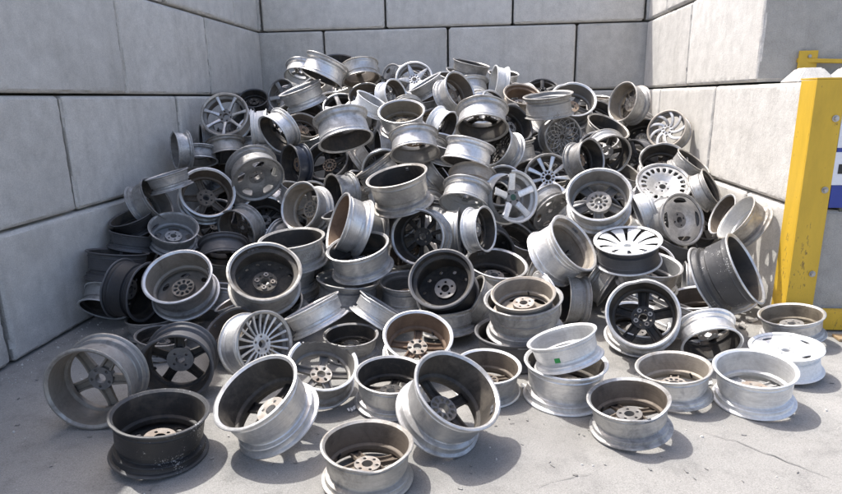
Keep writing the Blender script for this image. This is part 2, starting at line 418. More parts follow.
# ------------------------------------------------------------------ wheel rim parts (base radius .2 m, axis Z, styled face at +Z)
R0 = .2; SEG = 72
CACHE = {}
def barrel_mesh(w, mirror=False, mode='', seed=0):
    key = ('barrel', round(w, 3), mirror, mode, seed)
    if key in CACHE: return CACHE[key]
    h = w/2; R = R0
    outer = [(R-.005, h-.0003), (R-.001, h-.0018), (R, h-.005), (R-.002, h-.009), (R-.008, h-.0115), (R-.0155, h-.013), (R-.0178, h-.018), (R-.0185, h-.17*w),
             (R-.0165, h-.185*w), (R-.019, h-.20*w), (R-.036, h-.225*w), (R-.039, h-.24*w), (R-.040, h-.33*w), (R-.037, h-.35*w), (R-.026, h-.375*w),
             (R-.0205, h-.77*w), (R-.019, h-.79*w), (R-.0165, h-.81*w), (R-.0185, h-.83*w), (R-.0178, -h+.018), (R-.0155, -h+.013), (R-.008, -h+.0115), (R-.002, -h+.009), (R, -h+.005), (R-.001, -h+.0018), (R-.005, -h+.0003)]
    inner = [(R-.010, -h), (R-.0205, -h+.009), (R-.0235, -h+.02), (R-.0245, h-.83*w), (R-.0255, h-.77*w), (R-.031, h-.385*w), (R-.042, h-.36*w), (R-.045, h-.34*w),
             (R-.045, h-.235*w), (R-.041, h-.215*w), (R-.0245, h-.185*w), (R-.0245, h-.02), (R-.021, h-.008), (R-.010, h)]
    prof = outer+inner
    no = len(outer); n = len(prof)
    mats = []
    for j in range(n):
        a = prof[j]; b = prof[(j+1) % n]
        lip = min(abs(abs(a[1])-h), abs(abs(b[1])-h)) < .0095 and abs(a[1]) > h-.012 and abs(b[1]) > h-.012
        mats.append(2 if lip else (0 if j < no else 1))
    if mirror:
        prof = [(r, -z) for r, z in prof]
    seg = 120 if mode in ('broken', 'cut') else SEG
    vs = []
    rnd = random.Random(seed)
    ph = [rnd.uniform(0, 6.28) for _ in range(6)]
    dents = [(rnd.uniform(0, 6.28), rnd.choice([.015, .03, .05])*rnd.random(), rnd.uniform(.08, .3), rnd.choice([-1, -1, 1])) for _ in range(rnd.choice([1, 2, 3]))] if not mode else []
    for i in range(seg):
        a = 2*math.pi*i/seg
        for r, z in prof:
            rr = r*(1+.003*math.sin(2*a+ph[0])+.0015*math.sin(3*a+ph[1])); zz = z
            lipf = max(0, (abs(z)-h+.022)/.022)
            if lipf > 0:        # kerb knocks and dents along the lips
                sd = 1 if z > 0 else -1
                rr += R*lipf*(.004*noise.noise(Vector((math.cos(a)*4, math.sin(a)*4, seed*1.7+sd)))+.0025*noise.noise(Vector((math.cos(a)*14, math.sin(a)*14, seed*3.1+sd))))
                for d0, am, wd, s0 in dents:
                    if s0 == sd:
                        dd = (a-d0+math.pi) % (2*math.pi)-math.pi; g_ = math.exp(-(dd/wd)**2)*lipf
                        rr -= R*am*g_; zz -= sd*R*am*.5*g_
            if mode == 'bent':
                f = max(0, min(1, (-z-h+.055)/.055)); d = (a-ph[2]+math.pi) % (2*math.pi)-math.pi
                e = (a-2.75+math.pi) % (2*math.pi)-math.pi
                rr *= 1-.11*f*math.exp(-(e/.30)**2)+.03*f*math.exp(-((e-.75)/.3)**2); zz += .03*f*math.exp(-(e/.36)**2)
            vs.append((rr*math.cos(a), rr*math.sin(a), zz))
    def cutline(a):
        if mode == 'broken':        # part of the lip torn off
            d = (a-.55+math.pi) % (2*math.pi)-math.pi
            if abs(d) > .95: return -9
            return -h + (.016+.03*(1-abs(d)/.95)) + .022*noise.noise(Vector((a*3.1, 2.2, 0))) + .01*noise.noise(Vector((a*11, 0, 1)))
        if mode == 'cut':
            d = (a-1.2+math.pi) % (2*math.pi)-math.pi
            if abs(d) > 1.15: return 9
            return h-.085+.03*noise.noise(Vector((a*2.7, 5, 0)))
        return None
    fs = []; fm = []
    for i in range(seg):
        a = 2*math.pi*(i+.5)/seg; cl = cutline(a)
        for j in range(n):
            q = (i*n+j, i*n+(j+1) % n, ((i+1) % seg)*n+(j+1) % n, ((i+1) % seg)*n+j)
            if cl is not None:
                z = (prof[j][1]+prof[(j+1) % n][1])/2
                if mode == 'broken' and z < cl: continue
                if mode == 'cut' and z > cl: continue
            fs.append(q if mirror else q[::-1]); fm.append(mats[j])
    me = to_mesh('barrel', vs, fs, 3, fm, sharp=27)
    CACHE[key] = me; return me

def plate_mesh(key, n, r0, r1, zf, thick, hole, K=28, rot=0.):
    """annular plate of n sectors, each with one real hole; zf(r)=front height; hole(ang)->radius in (x=r*theta,y=r) from hole centre; hole=(rc,fn)"""
    if key in CACHE: return CACHE[key]
    rc, fn = hole; half = math.pi/n
    angs = [2*math.pi*k/K for k in range(K)]
    hx = half*rc
    cor = [math.atan2(y-rc, s*hx) % (2*math.pi) for s in (-1, 1) for y in (r0, r1)]
    angs = sorted(set([round(a, 6) for a in angs]+[round(c, 6) for c in cor]))
    m = len(angs)
    vs = []; fs = []; fm = []
    for s in range(n):
        th0 = 2*math.pi*s/n+rot
        rings = []
        for t in (0., .35, 1.):
            for side in (0, 1):
                ring = []
                for a in angs:
                    ca, sa = math.cos(a), math.sin(a)
                    tb = 9.
                    if abs(ca) > 1e-9: tb = min(tb, hx/abs(ca))
                    if sa > 1e-9: tb = min(tb, (r1-rc)/sa)
                    if sa < -1e-9: tb = min(tb, (rc-r0)/-sa)
                    hr = min(fn(a), tb*.92); d = hr+(tb-hr)*t
                    x, y = ca*d, rc+sa*d
                    th = th0+x/rc
                    z = zf(y)-(thick if side else 0)
                    if t == 0.: z += (.0015 if side else -.0015)
                    vs.append((y*math.cos(th), y*math.sin(th), z)); ring.append(len(vs)-1)
                rings.append(ring)
        f0, b0, f1, b1, f2, b2 = rings
        for k in range(m):
            k2 = (k+1) % m
            fs += [(f0[k], f1[k], f1[k2], f0[k2]), (f1[k], f2[k], f2[k2], f1[k2]), (b0[k], b0[k2], b1[k2], b1[k]), (b1[k], b1[k2], b2[k2], b2[k]), (f0[k], f0[k2], b0[k2], b0[k])]
            fm += [0, 0, 1, 1, 0]
            for tgt in (r0, r1):
                pa, pb = Vector(vs[f2[k]]), Vector(vs[f2[k2]])
                if abs(math.hypot(pa.x, pa.y)-tgt) < 1e-5 and abs(math.hypot(pb.x, pb.y)-tgt) < 1e-5:
                    fs.append((f2[k], b2[k], b2[k2], f2[k2])); fm.append(0)
    bm = bmesh.new(); bv = [bm.verts.new(v) for v in vs]
    for f, mi in zip(fs, fm):
        try: fc = bm.faces.new([bv[i] for i in f]); fc.material_index = mi; fc.smooth = True
        except ValueError: pass
    bmesh.ops.remove_doubles(bm, verts=bm.verts, dist=2e-5)
    bmesh.ops.recalc_face_normals(bm, faces=bm.faces)
    me = bpy.data.meshes.new(key[0]); bm.to_mesh(me); bm.free()
    me.materials.append(None); me.materials.append(None)
    me.set_sharp_from_angle(angle=math.radians(40))
    CACHE[key] = me; return me
def circ(r): return lambda a: r
def ell(rx, ry): return lambda a: rx*ry/math.sqrt((ry*math.cos(a))**2+(rx*math.sin(a))**2)
def rect(hx, hy, taper=0., p=4.):
    def fn(a):
        c, s = math.cos(a), math.sin(a)
        k = hx*(1+taper*s)
        return 1/((abs(c)/k)**p+(abs(s)/hy)**p)**(1/p)
    return fn
def spoke_mesh(key, r_in, r_out, w_in, w_out, z_in, z_out, th, bulge=0., sweep=0., wmid=None):
    """tapered channel-backed spoke along +X"""
    if key in CACHE: return CACHE[key]
    st = 7; vs = []; fs = []
    sec = [(-.5, -.45), (-.46, -1.), (-.30, -1.), (-.22, -.55), (.22, -.55), (.30, -1.), (.46, -1.), (.5, -.45), (.36, -.04), (.14, .03), (-.14, .03), (-.36, -.04)]
    m = len(sec)
    for i in range(st):
        f = i/(st-1); r = r_in+(r_out-r_in)*f
        w = w_in+(w_out-w_in)*f
        if wmid: w += (wmid-(w_in+w_out)/2)*math.sin(math.pi*f)
        z = z_in+(z_out-z_in)*f+bulge*math.sin(math.pi*f); a = sweep*f**1.3
        ca, sa = math.cos(a), math.sin(a)
        for sy, sz in sec:
            x, y = r, sy*w; vs.append((x*ca-y*sa, x*sa+y*ca, z+sz*th*(1-.45*f)))
    for i in range(st-1):
        for j in range(m): fs.append((i*m+j, (i+1)*m+j, (i+1)*m+(j+1) % m, i*m+(j+1) % m))
    fs += [tuple(range(m))[::-1][::-1], tuple(range((st-1)*m, st*m))[::-1]]
    fm = []
    for f in fs[:-2]: fm.append(1 if all(vs[k][2] < -9 for k in f) else 0)
    fmat = []
    for i in range(st-1):
        for j in range(m): fmat.append(1 if 0 <= j <= 6 else 0)
    fmat += [0, 0]
    me = to_mesh('spoke', vs, fs, 2, fmat, sharp=30)
    bm = bmesh.new(); bm.from_mesh(me); bmesh.ops.recalc_face_normals(bm, faces=bm.faces); bm.to_mesh(me); bm.free()
    CACHE[key] = me; return me

SP = {  # n, w_in, w_out, thickness, bulge, sweep, mid width
    'five': (5, .060, .058, .030, .004, 0, .050), 'padfive': (5, .062, .074, .030, .004, 0, .060), 'wide5': (5, .060, .082, .026, .004, 0, .066),
    'star': (5, .078, .022, .026, .006, 0, None), 'seven': (7, .036, .034, .024, .004, 0, .024), 'ten': (9, .026, .040, .022, .006, 0, None),
    'twenty': (20, .011, .019, .018, -.006, 0, None), 'fan': (10, .027, .082, .014, .010, 0, None), 'turbine': (9, .030, .040, .020, .006, .55, None)}
def hub_mesh(lugs, r1, z, lobe=False):
    if lobe:      # cast pockets between the bolt holes
        return plate_mesh(('hub', 'lobe', lugs, round(r1, 3), round(z, 3)), lugs*2, .0245, r1, lambda r: z, .034, (.044, ell(.0085, .0125)), K=16)
    return plate_mesh(('hub', lugs, round(r1, 3), round(z, 3)), lugs, .0245, r1, lambda r: z, .034, (.043, circ(.0075)), K=20)
def wheel(pos, nrm, R, side, face, fin, inn, w, opts, label, seed, small):
    """one wheel rim: empty at its lowest point, parts as children"""
    rnd = random.Random(seed)
    s = R/R0; h = w/2
    zax = Vector(nrm).normalized() * (-1 if side == 'b' else 1)
    up = Vector((0, 0, 1)) if abs(zax.z) < .93 else Vector((0, 1, 0))
    xax = (up-zax*up.dot(zax)).normalized(); yax = zax.cross(xax)
    root = link('wheel_rim', None)
    m = Matrix((xax, yax, zax)).transposed().to_4x4()
    root.matrix_world = Matrix.Translation(pos) @ m @ Matrix.Scale(s, 4)
    tag(root, label, 'wheel rim', 'scrap wheel rims in the heap')
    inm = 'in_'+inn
    tl = {'tanlip': ('silver', 'tan')}.get(fin)
    body, lip = tl if tl else (fin, {'black': 'dark', 'speck': 'scuff', 'scuff': 'silver', 'gloss': 'dark'}.get(fin, fin))
    if rnd.random() < .35 and lip in ('silver', 'dull', 'bright', 'warm'): lip = 'warm' if rnd.random() < .5 else 'white'
    mode = next((o for o in opts if o in ('bent', 'broken', 'cut')), '')
    ww = min((.13, .15, .17, .19, .21), key=lambda q: abs(q-w)); h = ww/2
    b = link('barrel', barrel_mesh(ww, rnd.random() < .14 and not mode, mode, seed if mode else rnd.randrange(4)), root)
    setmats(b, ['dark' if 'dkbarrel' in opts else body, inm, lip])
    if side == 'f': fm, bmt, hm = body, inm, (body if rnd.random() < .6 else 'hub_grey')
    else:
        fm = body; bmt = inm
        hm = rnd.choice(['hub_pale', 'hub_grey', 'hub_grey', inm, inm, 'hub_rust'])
    for k_, v_ in (('hubpale', 'hub_pale'), ('hubgrey', 'hub_grey'), ('hubdark', inm)):
        if k_ in opts: hm = v_
    lugs = 4 if (face in ('padfive', 'pads4', 'disc4', 'turbine') or rnd.random() < .3) else rnd.choice([5, 5, 5, 6])
    if 'lobe' in opts: lugs = 3
    dish = rnd.uniform(.0, .022)
    zh = h-.026-dish; zo = h-.013
    spin = rnd.uniform(0, 6.28)
    lobe = ('lobe' in opts) or (rnd.random() < .25 and face not in ('padfive', 'pads4')); hv = rnd.choice([-.005, 0, .004, .010]) if side == 'b' and face in SP else 0
    def add_hub(r1=.062):
        o = link('hub', hub_mesh(lugs, r1+hv, round(zh, 3), lobe), root, None, spin+.3); setmats(o, [hm if side == 'f' else fm, hm])
        return o
    if face in SP:
        n, wi, wo_, th, bu, sw, wm = SP[face]
        ri = .054; ro = R0-.0235
        if face == 'twenty': ri = .052; ro = R0-.024
        me = spoke_mesh((face, round(zh, 3), ww), ri, ro, wi, wo_, zh, zo, th, bu, sw, wm)
        for k in range(n):
            o = link('spoke', me, root, None, spin+2*math.pi*k/n); setmats(o, [fm, bmt])
        hb = add_hub(.074 if face == 'wide5' else .062)
    elif face == 'mesh':
        for sgn in (1, -1):
            me = spoke_mesh((face, sgn, round(zh, 3), ww), .058, R0-.024, .009, .011, zh, zo, .014, .004, sgn*.62, None)
            for k in range(15):
                o = link('spoke', me, root, (0, 0, -.0015*sgn), spin+2*math.pi*k/15); setmats(o, [fm, bmt])
        hb = add_hub(.060)
    else:
        zc = zh; ze = zo
        def zf(r):
            f = max(0, min(1, (r-.06)/.11)); return zc+(ze-zc)*f+.010*math.sin(math.pi*f)
        H = {'disc5': (5, (.130, rect(.040, .024, .25))), 'disc4': (4, (.146, ell(.064, .019))), 'slots': (20, (.140, rect(.0135, .019, .1))),
             'white4': (4, (.142, ell(.036, .0135))), 'steel': (10, (.140, circ(.0125))), 'oval': (6, (.132, ell(.030, .017))), 'pads4': (14, (.150, rect(.010, .006)))}[face]
        pm = plate_mesh((face, round(zh, 3), ww), H[0], .060, R0-.0225, zf, .010, H[1], K=20 if H[0] < 10 else 12)
        o = link('disc', pm, root, None, spin); setmats(o, [fm, bmt])
        hb = add_hub(.066)
    if face in ('padfive', 'pads4'):
        pmh = plate_mesh(('bolt_pad',), 4, .0062, .0135, lambda r: .004, .008, (.0098, circ(.0006)), K=8)
        for k in range(4):
            a = math.pi/4+math.pi/2*k
            o = link('bolt_pad', pmh, hb, (.043*math.cos(a), .043*math.sin(a), zh-.038)); setmats(o, ['hub_pale', 'hub_pale'])
    if 'cap' in opts:
        o = link('centre_cap', CAP, hb, (0, 0, zh-.003)); setmats(o, ['green_cap'])
    if not small and side == 'b' and rnd.random() < .6:
        a = rnd.uniform(0, 6.28)
        for q in range(rnd.choice([1, 2, 2, 3])):
            aa = a+q*.13
            o = link('balance_weight', WEIGHT, b, ((R0-.0275)*math.cos(aa), (R0-.0275)*math.sin(aa), -h+.032), aa); setmats(o, ['lead'])
    if not small:
        a = spin+.62
        o = link('valve_stem', VALVE, b, ((R0-.052)*math.cos(a), (R0-.052)*math.sin(a), h-.055)); o.rotation_euler = (0, .45, a); setmats(o, ['rubber'])
    if 'green' in opts:
        a = STICKER_ANGLE
        o = link('sticker', STICK, b, ((R0-.0235)*math.cos(a), (R0-.0235)*math.sin(a), .005), a); setmats(o, ['green_label'])
    return root
CAP = cyl_mesh('centre_cap', .0275, .010, 20, .003)
WEIGHT = box_mesh('balance_weight', .006, .019, .018, .0015)
VALVE = cyl_mesh('valve_stem', .0055, .036, 10, .0015)
STICK = box_mesh('sticker', .003, .030, .026, 0)
STICKER_ANGLE = 3.494
metal('green_cap', (.02, .07, .05), .1, .4, (.02, .06, .05), .3)

# x y z  nx ny nz  radius  side face finish inner width  opts  label
WHEELS = [
(0.949, -5.377, 0.213, 0.100, -0.995, 0.021, 0.2107, 'b', 'five', 'dull', 'tan', 0.19, 'g hubgrey', 'leftmost wheel rim, standing upright on the shaded ground, dusty five spokes facing out', False),
(1.224, -5.101, 0.193, 0.260, -0.966, -0.009, 0.1924, 'b', 'five', 'dark', 'black', 0.19, 'g hubgrey', 'upright grey wheel rim with black inside and pale round hub, behind the black bucket-like rim', False),
(1.409, -5.658, 0.125, 0.130, 0.010, 0.992, 0.2082, 'b', 'steel', 'speck', 'black', 0.19, 'g hubpale', 'black steel wheel rim lying open side up at front left, white paint specks', False),
(1.856, -5.527, 0.194, -0.322, -0.377, 0.868, 0.2083, 'b', 'five', 'bright', 'sooty', 0.2, 'g hubpale', 'large silver wheel rim tipped to the left on the front ground, rusty hub inside', False),
(2.356, -5.762, 0.092, 0.026, 0.022, 0.999, 0.1911, 'b', 'five', 'warm', 'brown', 0.18, 'g bent hubpale', 'nearest wheel rim at the bottom edge, its lip dented, rust brown inside', False),
(2.675, -5.477, 0.205, 0.448, -0.324, 0.833, 0.2110, 'b', 'five', 'silver', 'sooty', 0.2, 'g hubgrey', 'silver wheel rim tipped to the right at front centre, round holed hub inside', False),
(2.367, -5.137, 0.098, 0.053, -0.082, 0.995, 0.1886, 'b', 'five', 'silver', 'black', 0.17, 'g', 'small silver wheel rim lying flat just behind the tipped front centre rim, black inside', False),
(2.862, -4.993, 0.093, 0.017, -0.098, 0.995, 0.1774, 'b', 'five', 'dull', 'brown', 0.17, 'g', 'small grey wheel rim lying flat right behind the front centre rim, brown inside', False),
(1.998, -5.103, 0.156, 0.268, -0.362, 0.893, 0.1832, 'b', 'five', 'warm', 'dull', 0.18, 'g broken hubpale lobe', 'broken wheel rim with torn jagged lip and pale six-holed hub', False),
(1.571, -4.892, 0.207, 0.831, -0.474, 0.291, 0.1884, 'f', 'twenty', 'bright', 'dull', 0.19, '', 'cream wheel with about twenty thin spokes, standing near front left', False),
(1.331, -4.639, 0.153, -0.307, -0.476, 0.824, 0.1675, 'b', 'disc5', 'dark', 'brown', 0.17, '', 'brown wheel rim peeking out behind the thin-spoked cream wheel', False),
(1.839, -4.591, 0.271, -0.451, 0.122, 0.884, 0.1871, 'b', 'five', 'bright', 'grey', 0.16, '', 'plain silver barrel lying on its side, tilted left, above the broken rim', False),
(2.162, -4.271, 0.171, 0.514, 0.306, 0.801, 0.1808, 'b', 'five', 'white', 'grey', 0.16, '', 'bright silver barrel on its side, tilted right, beside the rusty brown rim', True),
(2.468, -4.753, 0.165, 0.103, -0.404, 0.909, 0.1998, 'b', 'five', 'dull', 'rust', 0.18, 'hubpale lobe', 'wheel rim with rusty brown inside and white six-lobed hub, at front centre', False),
(2.594, -4.225, 0.350, -0.144, -0.702, 0.698, 0.2159, 'b', 'steel', 'black', 'black', 0.2, 'hubgrey', 'big black wheel rim at the centre of the heap with half-lit silver hub', False),
(2.404, -3.701, 0.554, -0.274, -0.943, 0.192, 0.2053, 'b', 'ten', 'silver', 'black', 0.19, 'hubdark', 'wheel rim with black inside and many dark spokes, just above the big black one', False),
(2.935, -3.715, 0.283, 0.144, -0.225, 0.964, 0.2301, 'b', 'five', 'silver', 'sooty', 0.17, '', 'silver wheel rim lying open side up, right of the big black one', False),
(3.075, -4.589, 0.371, -0.092, -0.223, 0.971, 0.1875, 'b', 'disc5', 'tan', 'tan', 0.14, 'fix hubpale', 'tan dusty wheel rim nested inside a wider grey one near the centre', False),
(3.083, -4.546, 0.288, -0.089, -0.136, 0.987, 0.2306, 'b', 'five', 'dull', 'black', 0.19, 'fix', 'wide grey wheel rim that holds a tan one nested in it', False),
(3.023, -4.539, 0.097, -0.031, -0.031, 0.999, 0.2320, 'b', 'five', 'dark', 'black', 0.15, 'g', 'dark wheel rim lying flat under the nested grey and tan pair', False),
(3.249, -5.050, 0.295, -0.307, 0.131, 0.943, 0.1812, 'b', 'five', 'white', 'light', 0.155, 'green fix', 'white wheel rim with a small green sticker, sitting inside another rim', False),
(3.264, -5.002, 0.105, -0.001, -0.016, 1.000, 0.2151, 'b', 'five', 'bright', 'sooty', 0.19, 'g fix', 'wide silver wheel rim on the ground holding the green-stickered rim', False),
(3.507, -5.341, 0.110, -0.144, -0.039, 0.989, 0.1858, 'b', 'five', 'dull', 'brown', 0.18, 'g bent', 'low grey wheel rim with a bent lip, front right of centre on sunlit ground', False),
(3.817, -4.986, 0.102, -0.127, -0.015, 0.992, 0.1857, 'b', 'five', 'silver', 'tan', 0.17, 'g', 'silver wheel rim with tan inside, lying flat beside the black upright rim', False),
(4.194, -5.025, 0.116, -0.102, -0.088, 0.991, 0.1923, 'b', 'five', 'white', 'light', 0.19, 'g', 'wide whitish wheel rim lying flat on the ground at lower right', False),
(4.524, -4.659, 0.096, -0.119, -0.030, 0.993, 0.1854, 'f', 'white4', 'paint', 'light', 0.16, 'g', 'white painted disc wheel with four small slots, lying face up at far right', False),
(4.791, -4.174, 0.108, -0.186, -0.007, 0.983, 0.1868, 'b', 'five', 'silver', 'mud', 0.16, 'g', 'grey wheel rim with muddy inside beside the foot of the yellow post', False),
(4.133, -4.567, 0.180, 0.034, -0.849, -0.528, 0.1678, 'b', 'five', 'bright', 'black', 0.17, '', 'silver wheel rim lying mouth down over darkness, behind the flat silver rims at right', False),
(3.764, -4.554, 0.284, -0.287, -0.801, 0.526, 0.2030, 'b', 'padfive', 'silver', 'black', 0.19, 'hubdark', 'silver-lipped wheel rim with black five-spoke inside and four bright bolt pads', False),
(4.333, -4.239, 0.446, 0.728, -0.450, 0.518, 0.2331, 'b', 'steel', 'scuff', 'black', 0.2, '', 'large black scuffed wheel rim on its side beside the yellow post', False),
(4.682, -3.606, 0.641, -0.841, 0.071, 0.536, 0.1797, 'b', 'five', 'warm', 'light', 0.17, '', 'yellowish silver wheel rim tilted up left against the right wall', True),
(3.830, -3.858, 0.503, -0.121, -0.219, 0.968, 0.2224, 'f', 'fan', 'paint', 'black', 0.15, 'dkbarrel', 'white wheel with broad paddle spokes lying face up on the right of the heap', False),
(3.995, -3.818, 0.318, 0.062, -0.187, 0.980, 0.2111, 'b', 'five', 'silver', 'grey', 0.18, '', 'grey open wheel rim just below the white paddle-spoked wheel', False),
(4.358, -3.161, 0.563, 0.404, -0.852, 0.333, 0.2085, 'f', 'disc4', 'silver', 'dull', 0.18, '', 'beige disc wheel with four long window slots and dark hub, on the right slope', True),
(4.365, -2.733, 0.743, -0.050, -0.646, 0.761, 0.2239, 'f', 'slots', 'silver', 'dull', 0.17, '', 'silver wheel with a ring of many small rectangular slots, on the right slope', False),
(4.502, -2.240, 0.891, -0.119, -0.679, 0.725, 0.2104, 'b', 'five', 'dull', 'black', 0.17, '', 'grey wheel rim with black inside, directly above the many-slotted wheel', True),
(4.648, -1.894, 1.183, -0.607, -0.715, 0.346, 0.1881, 'f', 'turbine', 'tanlip', 'dull', 0.18, '', 'wheel with swirling turbine blades and tan lip near the right wall', True),
(4.366, -1.431, 1.441, -0.867, -0.448, 0.218, 0.2081, 'b', 'ten', 'silver', 'tan', 0.19, '', 'topmost wheel rim in the right rear corner, open side to the left', True),
(4.105, -1.281, 1.312, 0.324, -0.586, 0.743, 0.1874, 'b', 'five', 'dull', 'black', 0.16, '', 'small dark wheel rim just left of the topmost right corner rim', True),
(3.742, -1.720, 1.438, 0.058, -0.721, 0.691, 0.2264, 'b', 'five', 'dull', 'dull', 0.17, '', 'round open wheel rim at the top right ridge behind a flat speckled barrel', True),
(3.461, -2.158, 1.451, -0.102, -0.137, 0.985, 0.2312, 'b', 'five', 'speckgrey', 'grey', 0.17, '', 'speckled dirty barrel lying nearly level on the top right ridge', True),
(3.252, -1.536, 1.492, 0.128, -0.521, 0.844, 0.1971, 'b', 'five', 'tan', 'rust', 0.18, '', 'wheel rim with rusty brown mouth on the ridge left of the speckled barrel', True),
(3.554, -0.724, 1.568, 0.021, -0.623, 0.782, 0.1860, 'f', 'five', 'black', 'black', 0.15, '', 'black wheel with white spoke edges peeking over the right ridge', True),
(3.035, -1.290, 1.672, -0.968, -0.208, 0.144, 0.1842, 'b', 'five', 'paint', 'light', 0.15, '', 'white wheel rim on its side on the ridge, mouth facing left', True),
(2.725, -1.068, 1.826, 0.232, -0.146, 0.962, 0.2137, 'b', 'five', 'dull', 'black', 0.16, '', 'dull dark barrel at the top of the ridge against the back wall', True),
(2.577, -1.825, 1.565, 0.700, -0.587, 0.407, 0.2021, 'b', 'five', 'silver', 'brown', 0.19, '', 'silver wheel rim with brown mouth tilted right on the ridge, below the dull dark barrel', True),
(2.295, -1.578, 1.636, -0.473, -0.161, 0.866, 0.1920, 'b', 'five', 'silver', 'grey', 0.16, '', 'grey barrel on its side leaning over the star-spoked wheel', True),
(2.124, -1.251, 1.712, 0.062, -0.862, 0.504, 0.2024, 'f', 'star', 'bright', 'dull', 0.16, '', 'silver star-shaped five-spoke wheel on top of the heap', True),
(1.828, -0.620, 1.761, -0.591, -0.795, 0.139, 0.1713, 'f', 'disc5', 'silver', 'dull', 0.16, '', 'small silver disc wheel with round windows left of the star-shaped wheel', True),
(1.574, -1.462, 1.803, 0.199, -0.349, -0.916, 0.2055, 'b', 'five', 'silver', 'brown', 0.17, '', 'silver wheel rim mouth down near the top, brown inside, right of the highest rim', True),
(1.268, -1.774, 1.825, -0.374, -0.235, -0.897, 0.2289, 'b', 'five', 'bright', 'black', 0.17, '', 'highest silver barrel on the left peak of the heap, tilted right', True),
(0.684, -0.616, 1.858, 0.003, -0.601, -0.799, 0.1917, 'b', 'five', 'bright', 'light', 0.17, '', 'wheel rim with bright white inside tucked left below the highest barrel', True),
(1.052, -1.841, 1.570, -0.290, -0.213, 0.933, 0.2273, 'b', 'five', 'silver', 'grey', 0.17, '', 'silver barrel on its side below the left peak, tilted left', True),
(0.575, -0.956, 1.579, -0.314, -0.921, 0.229, 0.1933, 'f', 'five', 'dull', 'dull', 0.15, '', 'dull round wheel at the left shoulder of the peak', True),
(0.995, -1.786, 1.360, 0.078, -0.397, 0.914, 0.2244, 'b', 'steel', 'black', 'black', 0.16, '', 'black steel wheel rim lying under the left peak barrels', True),
(1.122, -2.147, 1.259, 0.464, -0.496, 0.734, 0.1699, 'b', 'five', 'tan', 'brown', 0.16, '', 'small cream wheel rim with brown mouth below the black steel rim of the left peak', True),
(1.708, -3.021, 1.295, 0.270, -0.382, -0.884, 0.2320, 'b', 'five', 'silver', 'black', 0.19, '', 'large silver wheel rim mouth down high on the heap, dark spokes inside', False),
(1.602, -2.235, 1.319, 0.087, -0.034, 0.996, 0.2323, 'b', 'five', 'dull', 'grey', 0.17, '', 'grey barrel edge on, sitting behind the large mouth-down silver rim', True),
(1.354, -1.463, 1.418, 0.082, -0.695, 0.715, 0.1960, 'f', 'five', 'silver', 'black', 0.15, '', 'half-hidden wheel with white spokes rising behind the large mouth-down rim', True),
(2.128, -2.458, 1.350, 0.011, -0.474, 0.880, 0.2136, 'b', 'five', 'silver', 'mud', 0.18, '', 'open silver wheel rim with muddy brown mouth high in the middle of the heap', True),
(2.285, -2.948, 1.162, 0.098, -0.489, -0.867, 0.2103, 'b', 'five', 'bright', 'dull', 0.18, '', 'bluish silver wheel rim mouth down below the muddy-mouthed rim', True),
(2.240, -3.593, 0.880, -0.175, -0.221, 0.959, 0.2318, 'b', 'steel', 'warm', 'black', 0.21, '', 'large plain bucket-like grey wheel rim with dark mouth in the middle of the heap', False),
(2.434, -2.604, 0.853, 0.787, -0.042, 0.616, 0.1779, 'b', 'five', 'silver', 'black', 0.17, '', 'silver barrel on its side wedged right of the plain bucket-like rim', True),
(2.732, -3.069, 1.087, -0.240, -0.327, -0.914, 0.2081, 'b', 'five', 'bright', 'sooty', 0.18, '', 'bright silver barrel tilted left in the upper middle, spokes showing below', True),
(2.844, -2.776, 1.351, -0.001, -0.558, -0.830, 0.2241, 'b', 'five', 'silver', 'black', 0.18, '', 'silver wheel rim mouth down with one thick spoke, upper middle of the heap', True),
(3.013, -2.613, 1.089, -0.686, -0.582, 0.436, 0.1949, 'b', 'mesh', 'silver', 'black', 0.19, '', 'wheel rim with black fine-meshed inside, right of the thick-spoked mouth-down rim', True),
(2.470, -2.265, 1.280, 0.817, -0.447, -0.365, 0.1707, 'b', 'five', 'paint', 'black', 0.18, '', 'bright white ridged barrel with dark mouth facing right, upper middle', True),
(0.378, -2.194, 1.381, 0.135, -0.881, 0.454, 0.2295, 'f', 'seven', 'bright', 'dull', 0.14, '', 'silver seven-spoke wheel high on the left against the wall', True),
(0.685, -2.151, 1.282, 0.959, 0.283, -0.013, 0.1788, 'b', 'five', 'paint', 'light', 0.17, '', 'bright white barrel standing square beside the seven-spoke wheel', True),
(0.961, -2.394, 1.262, -0.544, -0.716, -0.438, 0.1973, 'b', 'five', 'bright', 'black', 0.17, '', 'silver wheel rim with dark mouth facing down left, right of the bright white barrel', True),
(0.193, -2.796, 1.125, -0.766, -0.643, 0.020, 0.1692, 'b', 'five', 'silver', 'dull', 0.16, '', 'bluish silver wheel rim farthest left at mid height, against the left wall', True),
(0.146, -2.167, 1.157, -0.847, -0.529, 0.046, 0.1680, 'b', 'five', 'dull', 'black', 0.15, '', 'dull wheel rim on edge between the left wall rim and the seven-spoke wheel', True),
(0.324, -2.166, 1.097, -0.864, -0.498, 0.075, 0.1885, 'b', 'five', 'dark', 'black', 0.14, '', 'dark wheel rim on edge just below the seven-spoke wheel', True),
(0.190, -2.477, 1.042, 0.149, -0.372, -0.916, 0.1723, 'b', 'five', 'dull', 'dull', 0.15, '', 'smooth grey barrel mouth down near the left wall', True),
(0.403, -2.330, 1.085, 0.222, -0.371, -0.902, 0.1902, 'b', 'five', 'warm', 'dull', 0.17, '', 'grey barrel mouth down left behind the wheel with bright lit barrel', True),
(0.929, -3.017, 0.939, 0.544, -0.674, -0.500, 0.2264, 'f', 'disc5', 'dull', 'light', 0.18, '', 'dull disc wheel with five windows and bright sunlit barrel, on the left slope', True),
